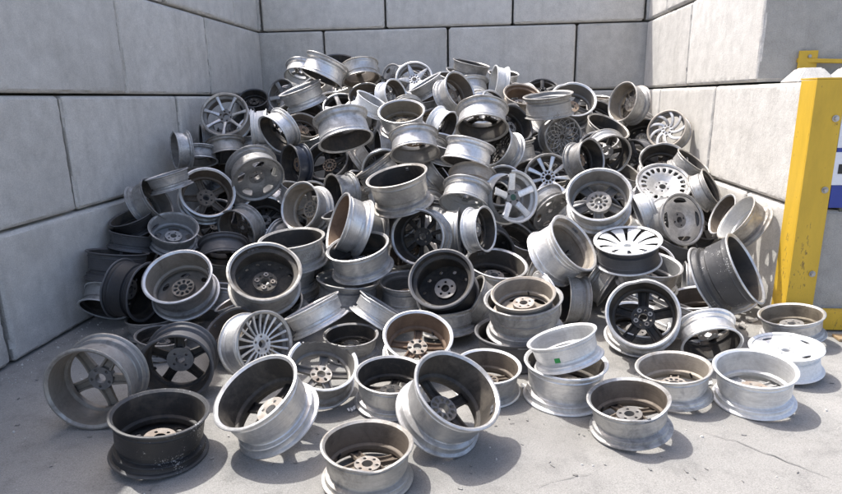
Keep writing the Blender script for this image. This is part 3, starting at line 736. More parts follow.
(0.596, -3.259, 0.783, 0.489, -0.710, 0.506, 0.2191, 'b', 'five', 'silver', 'brown', 0.18, 'hubdark', 'prominent five-spoke silver wheel rim with open mouth on the left slope', False),
(0.238, -3.497, 0.771, 0.886, 0.091, 0.455, 0.1877, 'b', 'five', 'dull', 'dull', 0.17, '', 'grey wheel rim by the left wall with another barrel lying across its mouth', True),
(0.404, -3.461, 0.935, -0.232, -0.078, 0.970, 0.1684, 'b', 'five', 'silver', 'grey', 0.16, '', 'grey barrel lying across the mouth of a rim by the left wall', True),
(0.478, -3.634, 0.548, 0.342, -0.394, 0.853, 0.1832, 'b', 'disc5', 'dull', 'grey', 0.18, 'hubdark', 'grey open wheel rim with trapezoid windows inside, lower left slope', True),
(0.832, -4.255, 0.343, 0.082, -0.577, 0.813, 0.2258, 'b', 'oval', 'dull', 'tan', 0.19, 'hubdark', 'wheel rim with tan inside and oval holes around its hub, lower left', False),
(0.502, -4.284, 0.313, 0.990, -0.084, -0.110, 0.2057, 'b', 'steel', 'black', 'black', 0.19, '', 'black steel wheel rim standing on edge left of the oval-holed rim', False),
(0.227, -4.004, 0.407, 0.096, 0.182, 0.979, 0.2082, 'b', 'steel', 'dark', 'black', 0.19, '', 'dark barrel lying level against the left wall in deep shade', False),
(0.172, -4.111, 0.169, -0.015, -0.716, -0.698, 0.1663, 'b', 'five', 'dull', 'black', 0.17, 'g', 'grey wheel rim corner at the foot of the left wall under the black ones', True),
(0.622, -4.314, 0.069, 0.007, 0.062, 0.998, 0.1669, 'b', 'five', 'dull', 'black', 0.14, '', 'grey flat wheel rim squeezed under the black steel rim at left', True),
(0.839, -4.589, 0.073, 0.148, -0.004, 0.989, 0.1644, 'b', 'five', 'dull', 'black', 0.12, 'g', 'dark flat wheel rim lowest at left, behind the two upright front rims', True),
(0.193, -3.724, 0.518, 0.185, 0.165, 0.969, 0.1703, 'b', 'steel', 'dark', 'black', 0.14, '', 'dark stacked wheel rim edge on near the left wall', True),
(0.179, -3.643, 0.641, -0.159, -0.274, 0.948, 0.1679, 'b', 'five', 'black', 'black', 0.14, '', 'small black wheel rim behind the stacked dark edges at left', True),
(0.875, -3.656, 0.412, 0.211, -0.621, -0.755, 0.1911, 'b', 'five', 'dark', 'black', 0.17, '', 'dark grey wheel rim mouth down between the tan oval-holed and four-padded rims', True),
(0.881, -3.287, 0.526, -0.308, -0.936, -0.173, 0.1857, 'b', 'five', 'dull', 'brown', 0.17, '', 'wheel rim with dark brown mouth facing down left on the left slope', True),
(0.982, -3.023, 0.550, 0.223, -0.603, 0.766, 0.1931, 'b', 'ten', 'dull', 'black', 0.17, '', 'open dark wheel rim full of shadow above the level dirty rim', True),
(1.424, -3.225, 0.677, -0.439, -0.833, 0.338, 0.2048, 'b', 'five', 'silver', 'tan', 0.19, '', 'silver wheel rim with tan inside facing left, middle left of the heap', True),
(1.888, -3.763, 0.646, -0.839, -0.396, 0.373, 0.2255, 'b', 'steel', 'bright', 'rust', 0.18, '', 'bright wheel rim on edge with rusty clay-coloured mouth facing left', False),
(2.001, -3.986, 0.472, -0.133, -0.229, 0.964, 0.2220, 'b', 'five', 'silver', 'black', 0.18, '', 'silver open wheel rim that holds the bright rusty-mouthed one', False),
(1.908, -4.001, 0.244, 0.100, -0.004, 0.995, 0.2249, 'b', 'five', 'dull', 'grey', 0.16, '', 'grey wheel rim under the open one at middle left', False),
(2.305, -3.917, 0.213, 0.003, -0.107, 0.994, 0.1906, 'b', 'five', 'silver', 'dull', 0.17, '', 'light grey wheel rim wedged left of the big black one', True),
(1.520, -3.954, 0.509, -0.043, -0.105, 0.994, 0.2328, 'b', 'steel', 'speckgrey', 'black', 0.18, '', 'dirty speckled wheel rim lying level with narrow dark mouth, left of centre', False),
(1.455, -4.372, 0.428, 0.256, -0.564, 0.785, 0.2309, 'b', 'pads4', 'warm', 'sooty', 0.18, 'hubdark', 'wide wheel rim with closed dark centre and four bolt pads, left of centre', False),
(1.414, -2.384, 0.944, -0.078, -0.816, 0.573, 0.2125, 'b', 'five', 'dark', 'black', 0.17, '', 'dark open wheel rim with black mouth, upper left of the heap', True),
(1.154, -2.556, 0.960, -0.709, -0.705, 0.022, 0.1935, 'b', 'five', 'gloss', 'black', 0.16, '', 'glossy blue-black wheel rim on edge, upper left of the heap', True),
(1.673, -3.023, 0.771, -0.755, -0.656, -0.009, 0.1720, 'b', 'five', 'dull', 'black', 0.2, '', 'grimy narrow wheel rim lying on its side above the rusty-mouthed bright one', True),
(1.942, -2.804, 0.923, -0.547, -0.067, 0.834, 0.1946, 'b', 'five', 'silver', 'grey', 0.16, '', 'slanted silver barrel left behind the plain bucket-like rim', True),
(1.933, -2.337, 1.087, -0.927, -0.374, 0.012, 0.1701, 'b', 'five', 'silver', 'black', 0.16, '', 'small ridged silver rim on edge in the upper middle', True),
(3.062, -3.251, 0.763, 0.511, -0.820, 0.256, 0.2075, 'f', 'five', 'white', 'light', 0.18, 'cut cap', 'broken white five-spoke wheel with sliced lip and green centre', True),
(2.762, -3.118, 0.859, -0.086, -0.631, -0.771, 0.1984, 'b', 'five', 'tan', 'light', 0.17, '', 'brown-edged wheel rim with sunlit white inside, mouth down, left of broken white wheel', True),
(2.717, -3.333, 0.785, -0.179, -0.610, -0.772, 0.1969, 'b', 'five', 'silver', 'light', 0.17, '', 'second mouth-down rim with bright inside just under the brown-edged one', True),
(2.818, -3.701, 0.609, 0.878, -0.447, 0.170, 0.1669, 'b', 'five', 'white', 'black', 0.16, '', 'white wheel rim on edge with black mouth facing right, centre', True),
(2.600, -3.465, 0.530, 0.996, -0.077, 0.048, 0.1923, 'b', 'five', 'bright', 'grey', 0.17, '', 'white barrel on edge right beside the many-spoked dark rim', True),
(3.109, -3.156, 0.389, 0.465, -0.363, 0.808, 0.1761, 'b', 'five', 'silver', 'sooty', 0.17, '', 'silver wheel rim tilted up right behind the big sunlit tilted one', True),
(3.387, -3.875, 0.499, 0.646, -0.425, 0.634, 0.2218, 'b', 'steel', 'bright', 'tan', 0.2, '', 'big sunlit wheel rim tilted up right with tan mouth, right of centre', False),
(3.463, -3.983, 0.179, -0.986, -0.122, 0.110, 0.1719, 'b', 'five', 'speckgrey', 'black', 0.18, '', 'grimy ridged rim standing on edge, mouth facing left, right of the nested pair', True),
(3.728, -3.599, 0.196, 0.791, -0.433, -0.433, 0.1760, 'b', 'five', 'silver', 'grey', 0.17, '', 'bluish silver barrel slanting behind the grimy ridged rim', True),
(3.695, -3.487, 0.778, -0.169, -0.712, 0.682, 0.2324, 'b', 'wide5', 'silver', 'dull', 0.18, 'hubgrey', 'large open wheel rim with five wide grey spokes inside, right of centre', False),
(3.406, -2.769, 0.850, -0.061, -0.929, 0.365, 0.2027, 'f', 'ten', 'bright', 'dull', 0.15, '', 'white ten-spoke wheel facing out in the upper right middle', True),
(3.581, -2.113, 1.158, 0.337, -0.942, 0.017, 0.1908, 'f', 'mesh', 'dull', 'dull', 0.18, '', 'wheel with fine cross-laced mesh face near the top right', True),
(3.127, -2.250, 1.266, 0.614, -0.607, 0.505, 0.1869, 'b', 'five', 'dark', 'black', 0.17, '', 'dark bluish open rim left of the mesh-faced wheel', True),
(3.381, -3.031, 0.647, 0.529, -0.696, -0.486, 0.1881, 'f', 'disc5', 'dull', 'dull', 0.16, '', 'dull disc wheel slumped below the white ten-spoke wheel', True),
(3.682, -2.861, 1.016, 0.664, -0.698, 0.268, 0.1672, 'b', 'steel', 'dull', 'black', 0.22, '', 'grimy tube-like rim with small mouth facing right, right of the ten-spoke wheel', True),
(3.934, -2.527, 1.044, 0.162, -0.939, -0.305, 0.1922, 'b', 'five', 'bright', 'black', 0.18, '', 'wheel rim with sunlit barrel and black mouth facing down right, upper right', True),
(3.923, -2.277, 1.077, -0.200, -0.437, 0.877, 0.1744, 'b', 'five', 'dull', 'black', 0.15, '', 'grey rim with double edge behind the sunlit black-mouthed one', True),
(4.030, -1.922, 1.172, 0.345, -0.394, 0.852, 0.2194, 'b', 'steel', 'warm', 'black', 0.17, '', 'dark bowl-like rim with pinkish sunlit inner edge, upper right', True),
(4.509, -1.445, 1.108, -0.318, -0.645, 0.695, 0.1877, 'b', 'steel', 'silver', 'black', 0.17, '', 'open rim with black mouth left of the turbine wheel', True),
(4.373, -1.856, 0.917, -0.808, -0.589, 0.031, 0.1935, 'f', 'five', 'dark', 'black', 0.15, '', 'dark wheel with grey hub between the black-mouthed and slotted wheels', True),
(4.665, -2.445, 0.903, 0.519, -0.307, 0.798, 0.1713, 'b', 'five', 'dull', 'black', 0.17, '', 'dull barrel by the right wall above the grey curved rim', True),
(4.677, -2.852, 0.756, 0.742, -0.422, 0.521, 0.1715, 'b', 'five', 'dull', 'black', 0.16, '', 'grey curved rim on edge leaning on the right wall', True),
(4.734, -3.218, 0.606, -0.925, 0.009, 0.379, 0.1685, 'b', 'five', 'silver', 'brown', 0.15, '', 'small wheel rim wedged right of the beige disc wheel', True),
(4.671, -2.812, 0.446, 0.197, -0.691, 0.695, 0.1721, 'b', 'five', 'dark', 'black', 0.16, '', 'black open rim behind the right edge of the beige disc wheel', True),
(4.155, -3.050, 0.624, -0.927, 0.056, -0.372, 0.1685, 'b', 'five', 'white', 'grey', 0.16, '', 'white ridged barrel left of the beige disc wheel', True),
(4.401, -3.560, 0.168, -0.973, 0.229, -0.011, 0.1680, 'b', 'five', 'silver', 'grey', 0.17, '', 'bluish barrel standing behind the large black scuffed rim', True),
(1.081, -0.369, 1.952, 0.062, -0.343, 0.937, 0.2011, 'b', 'steel', 'dark', 'black', 0.14, '', 'dark rim peeking over the very top left of the heap', True),
(1.617, -1.438, 1.534, 0.002, -0.724, 0.690, 0.1803, 'b', 'five', 'dull', 'brown', 0.16, '', 'small round brown-mouthed rim below the top left rims', True),
(1.806, -2.263, 1.476, 0.518, -0.133, 0.845, 0.1670, 'b', 'five', 'paint', 'grey', 0.15, '', 'small bright white barrel beside the brown-mouthed small rim', True),
(1.937, -1.759, 1.549, 0.826, -0.518, 0.225, 0.1722, 'b', 'five', 'white', 'brown', 0.18, '', 'small white ridged rim with brown mouth facing right near the top', True),
(2.035, -4.544, 0.073, 0.028, -0.044, 0.999, 0.1712, 'b', 'five', 'dull', 'black', 0.15, 'g', 'grey wheel rim lying flat behind the broken rim, under the tilted bright barrels', False),
(0.183, -0.909, 1.524, 0.173, -0.602, 0.779, 0.1702, 'b', 'steel', 'black', 'black', 0.14, '', 'small black rim on top behind the seven-spoke wheel', True),
]
for i, r in enumerate(WHEELS):
    wheel(r[0:3], r[3:6], r[6], r[7], r[8], r[9], r[10], r[11], r[12].split(), r[13], i+100, r[14])
# rims that show only as dark bits through the gaps of the heap
BURIED = [
(1.485, -3.932, 0.319, 0.069, -0.112, 0.991, 0.183, 'five', 'silver', 'sooty', 'dirty silver rim mostly buried below the dirty speckled wheel rim lying level with narrow'),
(1.790, -3.360, 0.609, -0.225, -0.089, 0.970, 0.197, 'disc5', 'dull', 'sooty', 'dull grey rim mostly buried behind the bright wheel rim on edge with rusty clay-coloured'),
(2.063, -3.063, 0.789, 0.315, -0.163, -0.935, 0.185, 'steel', 'bright', 'black', 'bright silver rim mostly buried behind the large plain bucket-like grey wheel rim with dark'),
(0.469, -1.646, 1.233, -0.200, -0.598, 0.776, 0.199, 'ten', 'warm', 'black', 'dusty grey rim mostly buried behind the bright white barrel standing square beside the seven-spoke'),
(2.262, -3.419, 0.595, -0.423, -0.647, 0.635, 0.182, 'wide5', 'silver', 'dull', 'dirty silver rim mostly buried left of the wheel rim with black inside and many dark'),
(4.341, -3.131, 0.360, 0.319, -0.235, 0.918, 0.189, 'five', 'dark', 'dull', 'dark rim mostly buried below the beige disc wheel with four long window slots'),
(0.257, -3.370, 0.262, -0.180, -0.683, 0.707, 0.203, 'disc5', 'bright', 'brown', 'bright silver rim mostly buried below the grey open wheel rim with trapezoid windows inside'),
(0.742, -2.682, 0.786, -0.326, -0.225, 0.918, 0.205, 'steel', 'silver', 'brown', 'lower dirty silver rim mostly buried behind the dull disc wheel with five windows and bright'),
(0.539, -3.011, 0.507, -0.047, -0.728, 0.684, 0.201, 'ten', 'dull', 'sooty', 'dull grey rim mostly buried left of the wheel rim with dark brown mouth facing down'),
(4.099, -2.352, 0.810, 0.401, -0.328, 0.855, 0.182, 'wide5', 'bright', 'sooty', 'bright silver rim mostly buried below the dark wheel with grey hub between the black-mouthed'),
(3.814, -3.156, 0.527, 0.077, -0.343, 0.936, 0.206, 'five', 'warm', 'sooty', 'dusty grey rim mostly buried below the large open wheel rim with five wide grey'),
(3.641, -3.174, 0.521, 0.121, -0.902, -0.415, 0.196, 'disc5', 'silver', 'sooty', 'dirty silver rim mostly buried below the large open wheel rim with five wide grey'),
(0.244, -1.368, 1.289, -0.405, -0.570, 0.715, 0.183, 'steel', 'dark', 'black', 'dark rim mostly buried left of the bright white barrel standing square beside the seven-spoke'),
(2.334, -2.559, 1.056, -0.004, -0.484, -0.875, 0.206, 'ten', 'bright', 'black', 'bright silver rim mostly buried behind the bluish silver wheel rim mouth down below the'),
(3.022, -2.874, 0.786, -0.147, -0.893, 0.426, 0.181, 'wide5', 'silver', 'dull', 'upper dirty silver rim mostly buried behind the broken white five-spoke wheel with sliced lip and'),
(2.508, -2.605, 1.092, 0.274, -0.250, 0.929, 0.193, 'five', 'dull', 'dull', 'dull grey rim mostly buried below the bright white ridged barrel with dark mouth facing'),
(4.620, -2.396, 0.593, -0.179, -0.103, 0.979, 0.190, 'disc5', 'bright', 'brown', 'bright silver rim mostly buried right of the silver wheel with a ring of many small'),
(1.004, -1.076, 1.650, -0.296, -0.517, 0.803, 0.193, 'steel', 'warm', 'brown', 'dusty grey rim mostly buried right of the silver barrel on its side below the left'),
(1.980, -3.459, 0.521, -0.851, -0.456, 0.262, 0.192, 'ten', 'silver', 'sooty', 'dirty silver rim mostly buried right of the bright wheel rim on edge with rusty clay-coloured'),
(0.661, -2.833, 0.571, -0.068, -0.165, 0.984, 0.196, 'wide5', 'dark', 'sooty', 'dark rim mostly buried above the wheel rim with dark brown mouth facing down'),
(0.412, -3.458, 0.247, 0.301, -0.868, 0.395, 0.197, 'five', 'bright', 'sooty', 'bright silver rim mostly buried above the wheel rim with tan inside and oval holes'),
(1.244, -2.857, 0.715, 0.359, -0.022, 0.933, 0.181, 'disc5', 'silver', 'sooty', 'dirty silver rim mostly buried above the silver wheel rim with tan inside facing left'),
(3.788, -4.362, 0.132, 0.053, -0.264, 0.963, 0.186, 'steel', 'dull', 'black', 'dull grey rim mostly buried behind the silver-lipped wheel rim with black five-spoke inside and'),
(3.531, -1.810, 1.253, 0.494, -0.259, 0.830, 0.201, 'ten', 'bright', 'black', 'bright silver rim mostly buried above the wheel with fine cross-laced mesh face'),
(2.124, -1.921, 1.380, 0.239, -0.941, -0.240, 0.185, 'wide5', 'warm', 'dull', 'dusty grey rim mostly buried behind the open silver wheel rim with muddy brown mouth'),
(4.078, -4.258, 0.155, 0.330, 0.160, 0.930, 0.208, 'five', 'silver', 'dull', 'dirty silver rim mostly buried left of the silver wheel rim lying mouth down over darkness'),
(0.744, -3.957, 0.174, -0.330, -0.397, 0.856, 0.182, 'disc5', 'dark', 'brown', 'dark rim mostly buried right of the wheel rim with tan inside and oval holes'),
(2.834, -2.063, 1.307, 0.040, 0.029, 0.999, 0.179, 'steel', 'bright', 'brown', 'lower bright silver rim mostly buried behind the silver wheel rim mouth down with one thick'),
(4.628, -3.672, 0.173, -0.498, -0.279, 0.821, 0.180, 'ten', 'silver', 'sooty', 'dirty silver rim mostly buried below the large black scuffed wheel rim on its side'),
(1.511, -4.294, 0.176, -0.161, -0.547, 0.822, 0.186, 'wide5', 'dull', 'sooty', 'dull grey rim mostly buried left of the plain silver barrel lying on its side'),
(4.096, -3.488, 0.260, -0.169, -0.733, 0.659, 0.181, 'five', 'bright', 'sooty', 'upper bright silver rim mostly buried behind the grey open wheel rim'),
(0.715, -3.507, 0.271, 0.321, -0.020, 0.947, 0.197, 'disc5', 'warm', 'sooty', 'dusty grey rim mostly buried below the dark grey wheel rim mouth down between the'),
(1.248, -2.091, 1.190, -0.269, -0.468, 0.842, 0.199, 'steel', 'silver', 'black', 'dirty silver rim mostly buried right of the small cream wheel rim with brown mouth below'),
(1.506, -3.714, 0.352, -0.054, -0.715, 0.697, 0.191, 'ten', 'dark', 'black', 'dark rim mostly buried below the dirty speckled wheel rim lying level with narrow'),
(1.741, -3.590, 0.334, -0.194, 0.154, 0.969, 0.189, 'wide5', 'bright', 'dull', 'bright silver rim mostly buried left of the silver open wheel rim'),
(1.718, -2.067, 1.229, -0.436, -0.710, 0.553, 0.198, 'five', 'silver', 'dull', 'dirty silver rim mostly buried right of the grey barrel edge on'),
(3.942, -3.396, 0.354, -0.403, -0.206, -0.892, 0.192, 'disc5', 'dull', 'brown', 'dull grey rim mostly buried behind the white wheel with broad paddle spokes lying face'),
(1.236, -4.218, 0.181, -0.414, -0.029, 0.910, 0.180, 'steel', 'bright', 'brown', 'lower bright silver rim mostly buried above the brown wheel rim peeking out behind the thin-spoked'),
(3.332, -3.705, 0.266, 0.808, -0.552, -0.205, 0.202, 'ten', 'warm', 'sooty', 'dusty grey rim mostly buried below the big sunlit wheel rim tilted up right with'),
(0.699, -2.356, 0.830, 0.901, -0.381, -0.209, 0.182, 'wide5', 'silver', 'sooty', 'upper dirty silver rim mostly buried behind the dull disc wheel with five windows and bright'),
(0.971, -2.139, 0.993, 0.155, -0.260, 0.953, 0.190, 'five', 'dark', 'sooty', 'dark rim mostly buried behind the glossy blue-black wheel rim on edge'),
(4.605, -1.759, 0.824, 0.005, -0.999, -0.036, 0.181, 'disc5', 'bright', 'sooty', 'bright silver rim mostly buried behind the grey wheel rim with black inside'),
(3.833, -2.395, 0.807, 0.513, -0.348, 0.785, 0.207, 'steel', 'silver', 'black', 'dirty silver rim mostly buried below the grimy tube-like rim with small mouth facing right'),
(0.782, -2.095, 1.047, -0.376, -0.054, 0.925, 0.187, 'ten', 'dull', 'black', 'dull grey rim mostly buried below the silver wheel rim with dark mouth facing down'),
(1.005, -3.937, 0.153, 0.131, 0.242, 0.961, 0.192, 'wide5', 'bright', 'dull', 'upper bright silver rim mostly buried above the brown wheel rim peeking out behind the thin-spoked'),
(1.214, -3.938, 0.184, 0.398, -0.522, 0.754, 0.182, 'five', 'warm', 'dull', 'dusty grey rim mostly buried below the wide wheel rim with closed dark centre and'),
(2.546, -1.212, 1.688, 0.199, -0.242, 0.950, 0.181, 'disc5', 'silver', 'brown', 'dirty silver rim mostly buried behind the silver wheel rim with brown mouth tilted right'),
(2.368, -2.098, 1.252, 0.493, -0.854, 0.164, 0.182, 'steel', 'dark', 'brown', 'dark rim mostly buried behind the bright white ridged barrel with dark mouth facing'),
(4.567, -0.470, 1.409, -0.194, -0.854, 0.483, 0.191, 'ten', 'bright', 'sooty', 'bright silver rim mostly buried behind the topmost wheel rim in the right rear corner'),
(3.282, -2.648, 0.815, 0.089, -0.733, 0.674, 0.185, 'wide5', 'silver', 'sooty', 'dirty silver rim mostly buried left of the white ten-spoke wheel facing out in the upper'),
(0.514, -3.920, 0.160, 0.271, -0.184, -0.945, 0.192, 'five', 'dull', 'sooty', 'dull grey rim mostly buried left of the wheel rim with tan inside and oval holes'),
(0.458, -1.759, 1.071, 0.022, -0.226, -0.974, 0.180, 'disc5', 'bright', 'sooty', 'bright silver rim mostly buried below the bright white barrel standing square beside the seven-spoke'),
(0.546, -2.579, 0.567, 0.353, -0.811, 0.466, 0.193, 'steel', 'warm', 'black', 'dusty grey rim mostly buried above the wheel rim with dark brown mouth facing down'),
(2.619, -4.243, 0.127, -0.102, 0.115, 0.988, 0.186, 'ten', 'silver', 'black', 'dirty silver rim mostly buried below the big black wheel rim'),
(3.350, -2.305, 0.922, 0.178, -0.181, 0.967, 0.179, 'wide5', 'dark', 'dull', 'dark rim mostly buried above the white ten-spoke wheel facing out in the upper'),
(1.442, -3.474, 0.324, -0.267, -0.960, 0.079, 0.183, 'five', 'bright', 'dull', 'bright silver rim mostly buried behind the dirty speckled wheel rim lying level with narrow'),
(0.252, -2.100, 0.799, 0.372, -0.242, 0.896, 0.194, 'disc5', 'silver', 'brown', 'dirty silver rim mostly buried above the prominent five-spoke silver wheel rim with open mouth'),
(2.288, -1.556, 1.484, -0.120, -0.351, 0.929, 0.205, 'steel', 'dull', 'brown', 'dull grey rim mostly buried below the grey barrel on its side leaning over the'),
(2.954, -1.632, 1.393, 0.656, -0.527, 0.540, 0.201, 'ten', 'bright', 'sooty', 'middle bright silver rim mostly buried behind the silver wheel rim mouth down with one thick'),
(3.144, -2.312, 1.056, -0.109, -0.041, 0.993, 0.206, 'wide5', 'warm', 'sooty', 'dusty grey rim mostly buried behind the wheel rim with black fine-meshed inside'),
(3.850, -1.101, 1.406, -0.062, -0.926, -0.373, 0.186, 'five', 'silver', 'sooty', 'dirty silver rim mostly buried behind the round open wheel rim'),
(2.522, -3.067, 0.559, -0.347, -0.535, -0.771, 0.185, 'disc5', 'dark', 'sooty', 'dark rim mostly buried above the white barrel on edge right beside the many-spoked'),
(3.559, -3.409, 0.341, 0.468, -0.257, 0.845, 0.181, 'steel', 'bright', 'black', 'bright silver rim mostly buried right of the big sunlit wheel rim tilted up right with'),
(0.450, -3.104, 0.334, 0.457, 0.266, 0.849, 0.188, 'ten', 'silver', 'black', 'dirty silver rim mostly buried left of the dark grey wheel rim mouth down between the'),
(4.336, -1.065, 1.232, 0.541, -0.837, 0.075, 0.185, 'wide5', 'dull', 'dull', 'dull grey rim mostly buried right of the dark bowl-like rim with pinkish sunlit inner edge'),
(4.377, -2.471, 0.526, 0.291, -0.935, -0.203, 0.180, 'five', 'bright', 'dull', 'bright silver rim mostly buried behind the white ridged barrel left of the beige disc'),
(4.300, -3.954, 0.124, -0.199, -0.018, 0.980, 0.206, 'disc5', 'warm', 'brown', 'dusty grey rim mostly buried below the bluish barrel standing behind the large black scuffed'),
(1.696, -3.342, 0.359, -0.341, -0.235, 0.910, 0.191, 'steel', 'silver', 'brown', 'dirty silver rim mostly buried left of the silver open wheel rim'),
(3.827, -2.866, 0.528, -0.122, -0.983, 0.134, 0.202, 'ten', 'dark', 'sooty', 'dark rim mostly buried below the large open wheel rim with five wide grey'),
(3.939, -3.910, 0.123, 0.209, 0.046, 0.977, 0.187, 'wide5', 'bright', 'sooty', 'bright silver rim mostly buried behind the silver-lipped wheel rim with black five-spoke inside and'),
(3.026, -2.905, 0.653, -0.760, -0.632, 0.151, 0.189, 'five', 'silver', 'sooty', 'lower dirty silver rim mostly buried behind the broken white five-spoke wheel with sliced lip and'),
(1.187, -3.197, 0.394, 0.929, -0.259, -0.263, 0.178, 'disc5', 'dull', 'sooty', 'dull grey rim mostly buried left of the dirty speckled wheel rim lying level with narrow'),
(1.342, -2.821, 0.654, 0.548, -0.782, 0.298, 0.183, 'steel', 'bright', 'black', 'bright silver rim mostly buried behind the silver wheel rim with tan inside facing left'),
(1.760, -2.344, 0.977, 0.804, 0.081, 0.589, 0.195, 'ten', 'warm', 'black', 'dusty grey rim mostly buried above the slanted silver barrel left behind the plain bucket-like'),
(1.289, -1.038, 1.656, -0.181, -0.517, 0.836, 0.194, 'wide5', 'silver', 'dull', 'dirty silver rim mostly buried above the half-hidden wheel with white spokes rising behind the'),
(3.067, -1.862, 1.283, -0.857, -0.509, 0.083, 0.202, 'five', 'dark', 'dull', 'dark rim mostly buried behind the dark bluish open rim left of the mesh-faced'),
(2.296, -3.381, 0.356, -0.516, -0.533, 0.670, 0.189, 'disc5', 'bright', 'brown', 'bright silver rim mostly buried below the wheel rim with black inside and many dark'),
(4.123, -0.847, 1.426, -0.053, -0.161, 0.986, 0.181, 'steel', 'silver', 'brown', 'dirty silver rim mostly buried behind the small dark wheel rim'),
(4.368, -2.988, 0.299, 0.369, -0.645, 0.669, 0.196, 'ten', 'dull', 'sooty', 'dull grey rim mostly buried below the beige disc wheel with four long window slots'),
(2.737, -1.150, 1.630, 0.058, -0.329, -0.943, 0.192, 'wide5', 'bright', 'sooty', 'bright silver rim mostly buried right of the silver wheel rim with brown mouth tilted right'),
(4.111, -2.627, 0.485, -0.581, -0.804, -0.130, 0.194, 'five', 'warm', 'sooty', 'dusty grey rim mostly buried left of the white ridged barrel left of the beige disc'),
(1.962, -2.576, 0.908, 0.139, -0.990, 0.026, 0.196, 'disc5', 'silver', 'sooty', 'dirty silver rim mostly buried behind the slanted silver barrel left behind the plain bucket-like'),
(2.887, -3.421, 0.386, 0.149, -0.983, -0.110, 0.199, 'steel', 'dark', 'black', 'dark rim mostly buried below the white wheel rim on edge with black mouth'),
(2.832, -1.593, 1.412, 0.114, -0.702, -0.703, 0.178, 'ten', 'bright', 'black', 'upper bright silver rim mostly buried behind the silver wheel rim mouth down with one thick'),
(4.119, -2.820, 0.364, -0.971, -0.179, -0.157, 0.183, 'wide5', 'silver', 'dull', 'dirty silver rim mostly buried above the white wheel with broad paddle spokes lying face'),
(1.934, -1.900, 1.314, 0.304, 0.011, 0.952, 0.195, 'five', 'dull', 'dull', 'dull grey rim mostly buried behind the open silver wheel rim with muddy brown mouth'),
(0.471, -0.530, 1.622, -0.151, -0.128, 0.980, 0.197, 'disc5', 'bright', 'brown', 'bright silver rim mostly buried behind the dull round wheel'),
(2.342, -3.081, 0.479, -0.092, -0.514, -0.853, 0.181, 'steel', 'warm', 'brown', 'dusty grey rim mostly buried behind the wheel rim with black inside and many dark'),
(3.915, -2.600, 0.513, 0.915, -0.393, -0.097, 0.198, 'ten', 'silver', 'sooty', 'dirty silver rim mostly buried behind the large open wheel rim with five wide grey'),
(1.030, -2.406, 0.771, 0.234, -0.721, 0.653, 0.178, 'wide5', 'dark', 'sooty', 'dark rim mostly buried below the glossy blue-black wheel rim on edge'),
(1.760, -2.635, 0.756, 0.387, -0.310, 0.869, 0.180, 'five', 'bright', 'sooty', 'bright silver rim mostly buried right of the grimy narrow wheel rim lying on its side'),
(4.632, -0.799, 1.202, -0.352, -0.528, -0.772, 0.178, 'disc5', 'silver', 'sooty', 'dirty silver rim mostly buried behind the open rim with black mouth left of the'),
(1.518, -3.867, 0.147, -0.386, -0.008, 0.923, 0.178, 'steel', 'dull', 'black', 'dull grey rim mostly buried above the plain silver barrel lying on its side'),
(2.362, -2.917, 0.593, 0.245, -0.816, -0.524, 0.196, 'ten', 'bright', 'black', 'bright silver rim mostly buried above the wheel rim with black inside and many dark'),
(2.811, -4.136, 0.196, -0.816, -0.119, 0.565, 0.180, 'wide5', 'warm', 'dull', 'lower dusty grey rim mostly buried below the silver wheel rim lying open side up'),
(3.658, -1.794, 1.049, -0.122, -0.056, 0.991, 0.188, 'five', 'silver', 'dull', 'dirty silver rim mostly buried behind the wheel with fine cross-laced mesh face'),
(2.641, -3.731, 0.203, 0.997, -0.017, 0.069, 0.181, 'disc5', 'dark', 'brown', 'dark rim mostly buried behind the big black wheel rim'),
(3.109, -2.593, 0.726, 0.287, 0.119, 0.951, 0.181, 'steel', 'bright', 'brown', 'bright silver rim mostly buried behind the broken white five-spoke wheel with sliced lip and'),
(3.214, -4.012, 0.194, -0.879, -0.423, -0.219, 0.179, 'ten', 'silver', 'sooty', 'dirty silver rim mostly buried behind the tan dusty wheel rim nested inside a wider'),
(4.370, -2.664, 0.387, 0.884, -0.412, -0.220, 0.181, 'wide5', 'dull', 'sooty', 'dull grey rim mostly buried left of the beige disc wheel with four long window slots'),
(1.575, -2.989, 0.553, 0.326, -0.502, 0.801, 0.185, 'five', 'bright', 'sooty', 'bright silver rim mostly buried left of the bright wheel rim on edge with rusty clay-coloured'),
(3.512, -2.379, 0.746, -0.097, -0.196, 0.976, 0.183, 'disc5', 'warm', 'sooty', 'upper dusty grey rim mostly buried behind the white ten-spoke wheel facing out in the upper'),
(3.096, -0.803, 1.723, 0.103, -0.241, 0.965, 0.181, 'steel', 'silver', 'black', 'upper dirty silver rim mostly buried behind the white wheel rim on its side'),
(2.285, -1.853, 1.267, -0.300, -0.153, -0.941, 0.179, 'ten', 'dark', 'black', 'dark rim mostly buried left of the bright white ridged barrel with dark mouth facing'),
(4.280, -3.174, 0.131, 0.182, -0.081, 0.980, 0.181, 'wide5', 'bright', 'dull', 'lower bright silver rim mostly buried behind the grey open wheel rim'),
(2.609, -0.813, 1.711, 0.372, -0.217, 0.903, 0.204, 'five', 'silver', 'dull', 'dirty silver rim mostly buried above the silver wheel rim with brown mouth tilted right'),
(3.361, -2.810, 0.497, 0.307, -0.691, 0.654, 0.179, 'disc5', 'dull', 'brown', 'dull grey rim mostly buried behind the dull disc wheel slumped below the white ten-spoke'),
(2.780, -1.370, 1.458, 0.315, -0.903, -0.293, 0.183, 'steel', 'bright', 'brown', 'bright silver rim mostly buried above the silver wheel rim mouth down with one thick'),
(3.648, -2.629, 0.586, 0.762, -0.647, -0.012, 0.185, 'ten', 'warm', 'sooty', 'dusty grey rim mostly buried right of the dull disc wheel slumped below the white ten-spoke'),
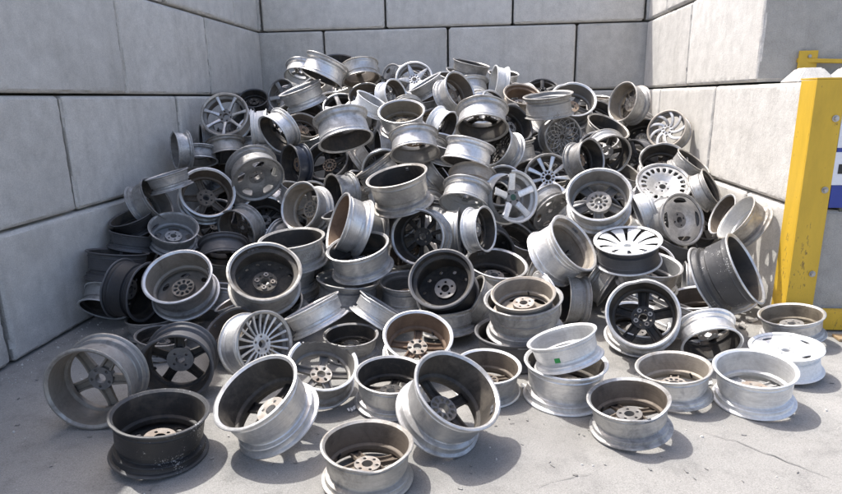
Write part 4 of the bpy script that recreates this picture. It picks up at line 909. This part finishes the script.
(3.037, -1.123, 1.548, -0.149, -0.899, 0.412, 0.186, 'wide5', 'silver', 'sooty', 'lower dirty silver rim mostly buried behind the white wheel rim on its side'),
(3.275, -1.905, 1.040, -0.397, -0.016, 0.918, 0.202, 'five', 'dark', 'sooty', 'dark rim mostly buried right of the wheel rim with black fine-meshed inside'),
(0.925, -2.652, 0.573, -0.400, -0.874, -0.278, 0.188, 'disc5', 'bright', 'sooty', 'bright silver rim mostly buried behind the open dark wheel rim full of shadow above'),
(0.235, -2.673, 0.350, -0.566, -0.801, -0.192, 0.207, 'steel', 'silver', 'black', 'dirty silver rim mostly buried right of the grey open wheel rim with trapezoid windows inside'),
(1.516, -2.050, 0.975, -0.082, -0.585, 0.807, 0.197, 'ten', 'dull', 'black', 'dull grey rim mostly buried right of the dark open wheel rim with black mouth'),
(1.209, -1.326, 1.411, 0.437, -0.810, 0.390, 0.196, 'wide5', 'bright', 'dull', 'bright silver rim mostly buried behind the half-hidden wheel with white spokes rising behind the'),
(3.009, -3.596, 0.121, -0.096, -0.161, 0.982, 0.201, 'five', 'warm', 'dull', 'upper dusty grey rim mostly buried below the silver wheel rim lying open side up'),
(2.177, -0.764, 1.729, 0.381, -0.085, 0.921, 0.182, 'disc5', 'silver', 'brown', 'dirty silver rim mostly buried behind the grey barrel on its side leaning over the'),
(1.247, -2.921, 0.331, -0.652, -0.380, 0.656, 0.184, 'steel', 'dark', 'brown', 'dark rim mostly buried behind the dirty speckled wheel rim lying level with narrow'),
(3.279, -1.110, 1.477, -0.789, -0.614, 0.014, 0.203, 'ten', 'bright', 'sooty', 'bright silver rim mostly buried behind the wheel rim with rusty brown mouth'),
(0.241, -0.515, 1.462, -0.133, -0.170, -0.976, 0.206, 'wide5', 'silver', 'sooty', 'dirty silver rim mostly buried right of the small black rim on top behind the seven-spoke'),
(2.373, -3.176, 0.276, 0.063, -0.467, 0.882, 0.188, 'five', 'dull', 'sooty', 'dull grey rim mostly buried below the wheel rim with black inside and many dark'),
(2.010, -3.198, 0.333, -0.643, -0.722, -0.257, 0.179, 'disc5', 'bright', 'sooty', 'bright silver rim mostly buried right of the silver open wheel rim'),
(2.448, -2.433, 0.806, 0.361, -0.799, 0.481, 0.187, 'steel', 'warm', 'black', 'dusty grey rim mostly buried behind the silver barrel on its side wedged right of'),
(1.502, -0.600, 1.757, 0.445, -0.420, -0.791, 0.181, 'ten', 'silver', 'black', 'dirty silver rim mostly buried behind the silver wheel rim mouth down'),
(0.203, -2.170, 0.610, 0.924, -0.181, 0.337, 0.183, 'wide5', 'dark', 'dull', 'dark rim mostly buried behind the prominent five-spoke silver wheel rim with open mouth'),
(3.025, -2.373, 0.767, -0.908, -0.267, 0.323, 0.178, 'five', 'bright', 'dull', 'bright silver rim mostly buried above the broken white five-spoke wheel with sliced lip and'),
(4.342, -1.677, 0.810, -0.259, -0.808, 0.529, 0.188, 'disc5', 'silver', 'brown', 'dirty silver rim mostly buried behind the dark wheel with grey hub between the black-mouthed'),
(3.290, -2.840, 0.322, -0.185, 0.231, 0.955, 0.190, 'steel', 'dull', 'brown', 'dull grey rim mostly buried right of the silver wheel rim tilted up right behind the'),
(0.964, -2.686, 0.397, -0.505, -0.791, -0.345, 0.202, 'ten', 'bright', 'sooty', 'bright silver rim mostly buried right of the open dark wheel rim full of shadow above'),
(3.554, -2.131, 0.705, -0.837, -0.538, -0.104, 0.184, 'wide5', 'warm', 'sooty', 'lower dusty grey rim mostly buried behind the white ten-spoke wheel facing out in the upper'),
]
for i, r in enumerate(BURIED):
    wheel(r[0:3], r[3:6], r[6], 'b', r[7], r[8], r[9], .17, [], r[10], i+900, True)

# ------------------------------------------------------------------ loose bits on the ground
def fragment(x, y, sx, sy, seed, mat, label, tilt=0.):
    """torn, curled shard of a broken rim lip"""
    rnd = random.Random(seed); n = 9; vs = []; fs = []
    for i in range(n):
        f = i/(n-1)-.5; wd = sy*(.45+.5*rnd.random())*(1-1.2*f*f)
        z = .012+.5*sx*f*f+rnd.uniform(0, .006)
        for s, dz in ((-1, 0), (1, .008)):
            for tk in (0, .006): vs.append((f*sx, s*wd/2, z+dz*(1+tilt)-tk))
    for i in range(n-1):
        a = 4*i; b = a+4
        fs += [(a, b, b+2, a+2), (a+1, a+3, b+3, b+1), (a, a+1, b+1, b), (a+2, b+2, b+3, a+3)]
    fs += [(0, 2, 3, 1), (4*n-4, 4*n-3, 4*n-1, 4*n-2)]
    zm = min(v[2] for v in vs); vs = [(a, b, c-zm) for a, b, c in vs]
    o = link('metal_fragment', to_mesh('metal_fragment', vs, fs, sharp=30), None, (x, y, 0), rnd.uniform(0, 6.28)); setmats(o, [mat])
    tag(o, label, 'metal scrap', 'broken rim pieces on the ground')
fragment(4.588, -3.968, 0.1, 0.05, 742, 'bright', 'bright torn scrap of metal in the shade below the black scuffed rim')
fragment(4.694, -3.871, 0.07, 0.04, 752, 'silver', 'small grey metal scrap just right of the bright torn one near the yellow post')
fragment(4.595, -3.838, 0.06, 0.05, 735, 'bright', 'tiny silver scrap left of the torn scraps under the black scuffed rim')
fragment(2.176, -5.219, 0.05, 0.03, 352, 'white', 'small white metal chip on the ground between the broken and bent front rims')
fragment(3.094, -4.920, 0.1, 0.04, 530, 'paint', 'white broken lip piece at the left foot of the rim holding the stickered one')
fragment(4.043, -4.831, 0.06, 0.035, 706, 'paint', 'white chip wedged between the two flat pale rims at lower right')

def pebbles():
    rnd = random.Random(5); vs = []; fs = []
    for k in range(900):
        x = rnd.uniform(.1, 5.6); y = rnd.uniform(-7.2, -3.0); r = rnd.choice([.002, .002, .003, .003, .004, .006])*rnd.uniform(.7, 1.3)
        if rnd.random() < .35: x = abs(rnd.gauss(0, .12))+.02
        if x > WX-.05 and y > -4.1: continue
        b = len(vs); a0 = rnd.uniform(0, 6.28); e = rnd.uniform(.6, 1.6)
        for i in range(5):
            a = a0+i*1.2566+rnd.uniform(-.3, .3); vs.append((x+r*e*math.cos(a), y+r*math.sin(a), -.003))
        for i in range(5):
            a = a0+i*1.2566+rnd.uniform(-.3, .3); vs.append((x+.6*r*e*math.cos(a), y+.6*r*math.sin(a), r*rnd.uniform(.5, .9)))
        for i in range(5): fs.append((b+i, b+(i+1) % 5, b+5+(i+1) % 5, b+5+i))
        fs.append(tuple(b+5+i for i in range(5)))
    o = link('grit', to_mesh('grit', vs, fs, smooth=False)); setmats(o, ['block_concrete']); tag(o, 'fine stone grit scattered over the concrete yard floor', 'grit', kind='stuff')
pebbles()
def shards():
    rnd = random.Random(9); vs = []; fs = []
    for k in range(260):
        x = rnd.uniform(.2, 5.3); y = rnd.uniform(-6.9, -4.2); r = rnd.uniform(.004, .013)
        if rnd.random() < .45: x = rnd.gauss(2.6, .9); y = rnd.gauss(-5.3, .35)
        a = rnd.uniform(0, 6.28); e = rnd.uniform(.15, .6); b = len(vs); tl = rnd.uniform(-.3, .3)
        for sx, sy in ((-1, -.7), (.6, -1), (1, .8), (-.7, 1)):
            px, py = sx*r*rnd.uniform(.7, 1.2), sy*r*e*rnd.uniform(.7, 1.2)
            vs.append((x+px*math.cos(a)-py*math.sin(a), y+px*math.sin(a)+py*math.cos(a), .003+abs(px*tl)*.5)); 
        for i in range(4): vs.append((vs[b+i][0], vs[b+i][1], vs[b+i][2]-.0022))
        fs += [(b, b+1, b+2, b+3), (b+7, b+6, b+5, b+4)]+[(b+i, b+4+i, b+4+(i+1) % 4, b+(i+1) % 4) for i in range(4)]
    o = link('metal_shards', to_mesh('metal_shards', vs, fs, smooth=False)); setmats(o, ['dull']); tag(o, 'tiny metal shards and chips strewn over the ground before the heap', 'metal scrap', kind='stuff')
shards()
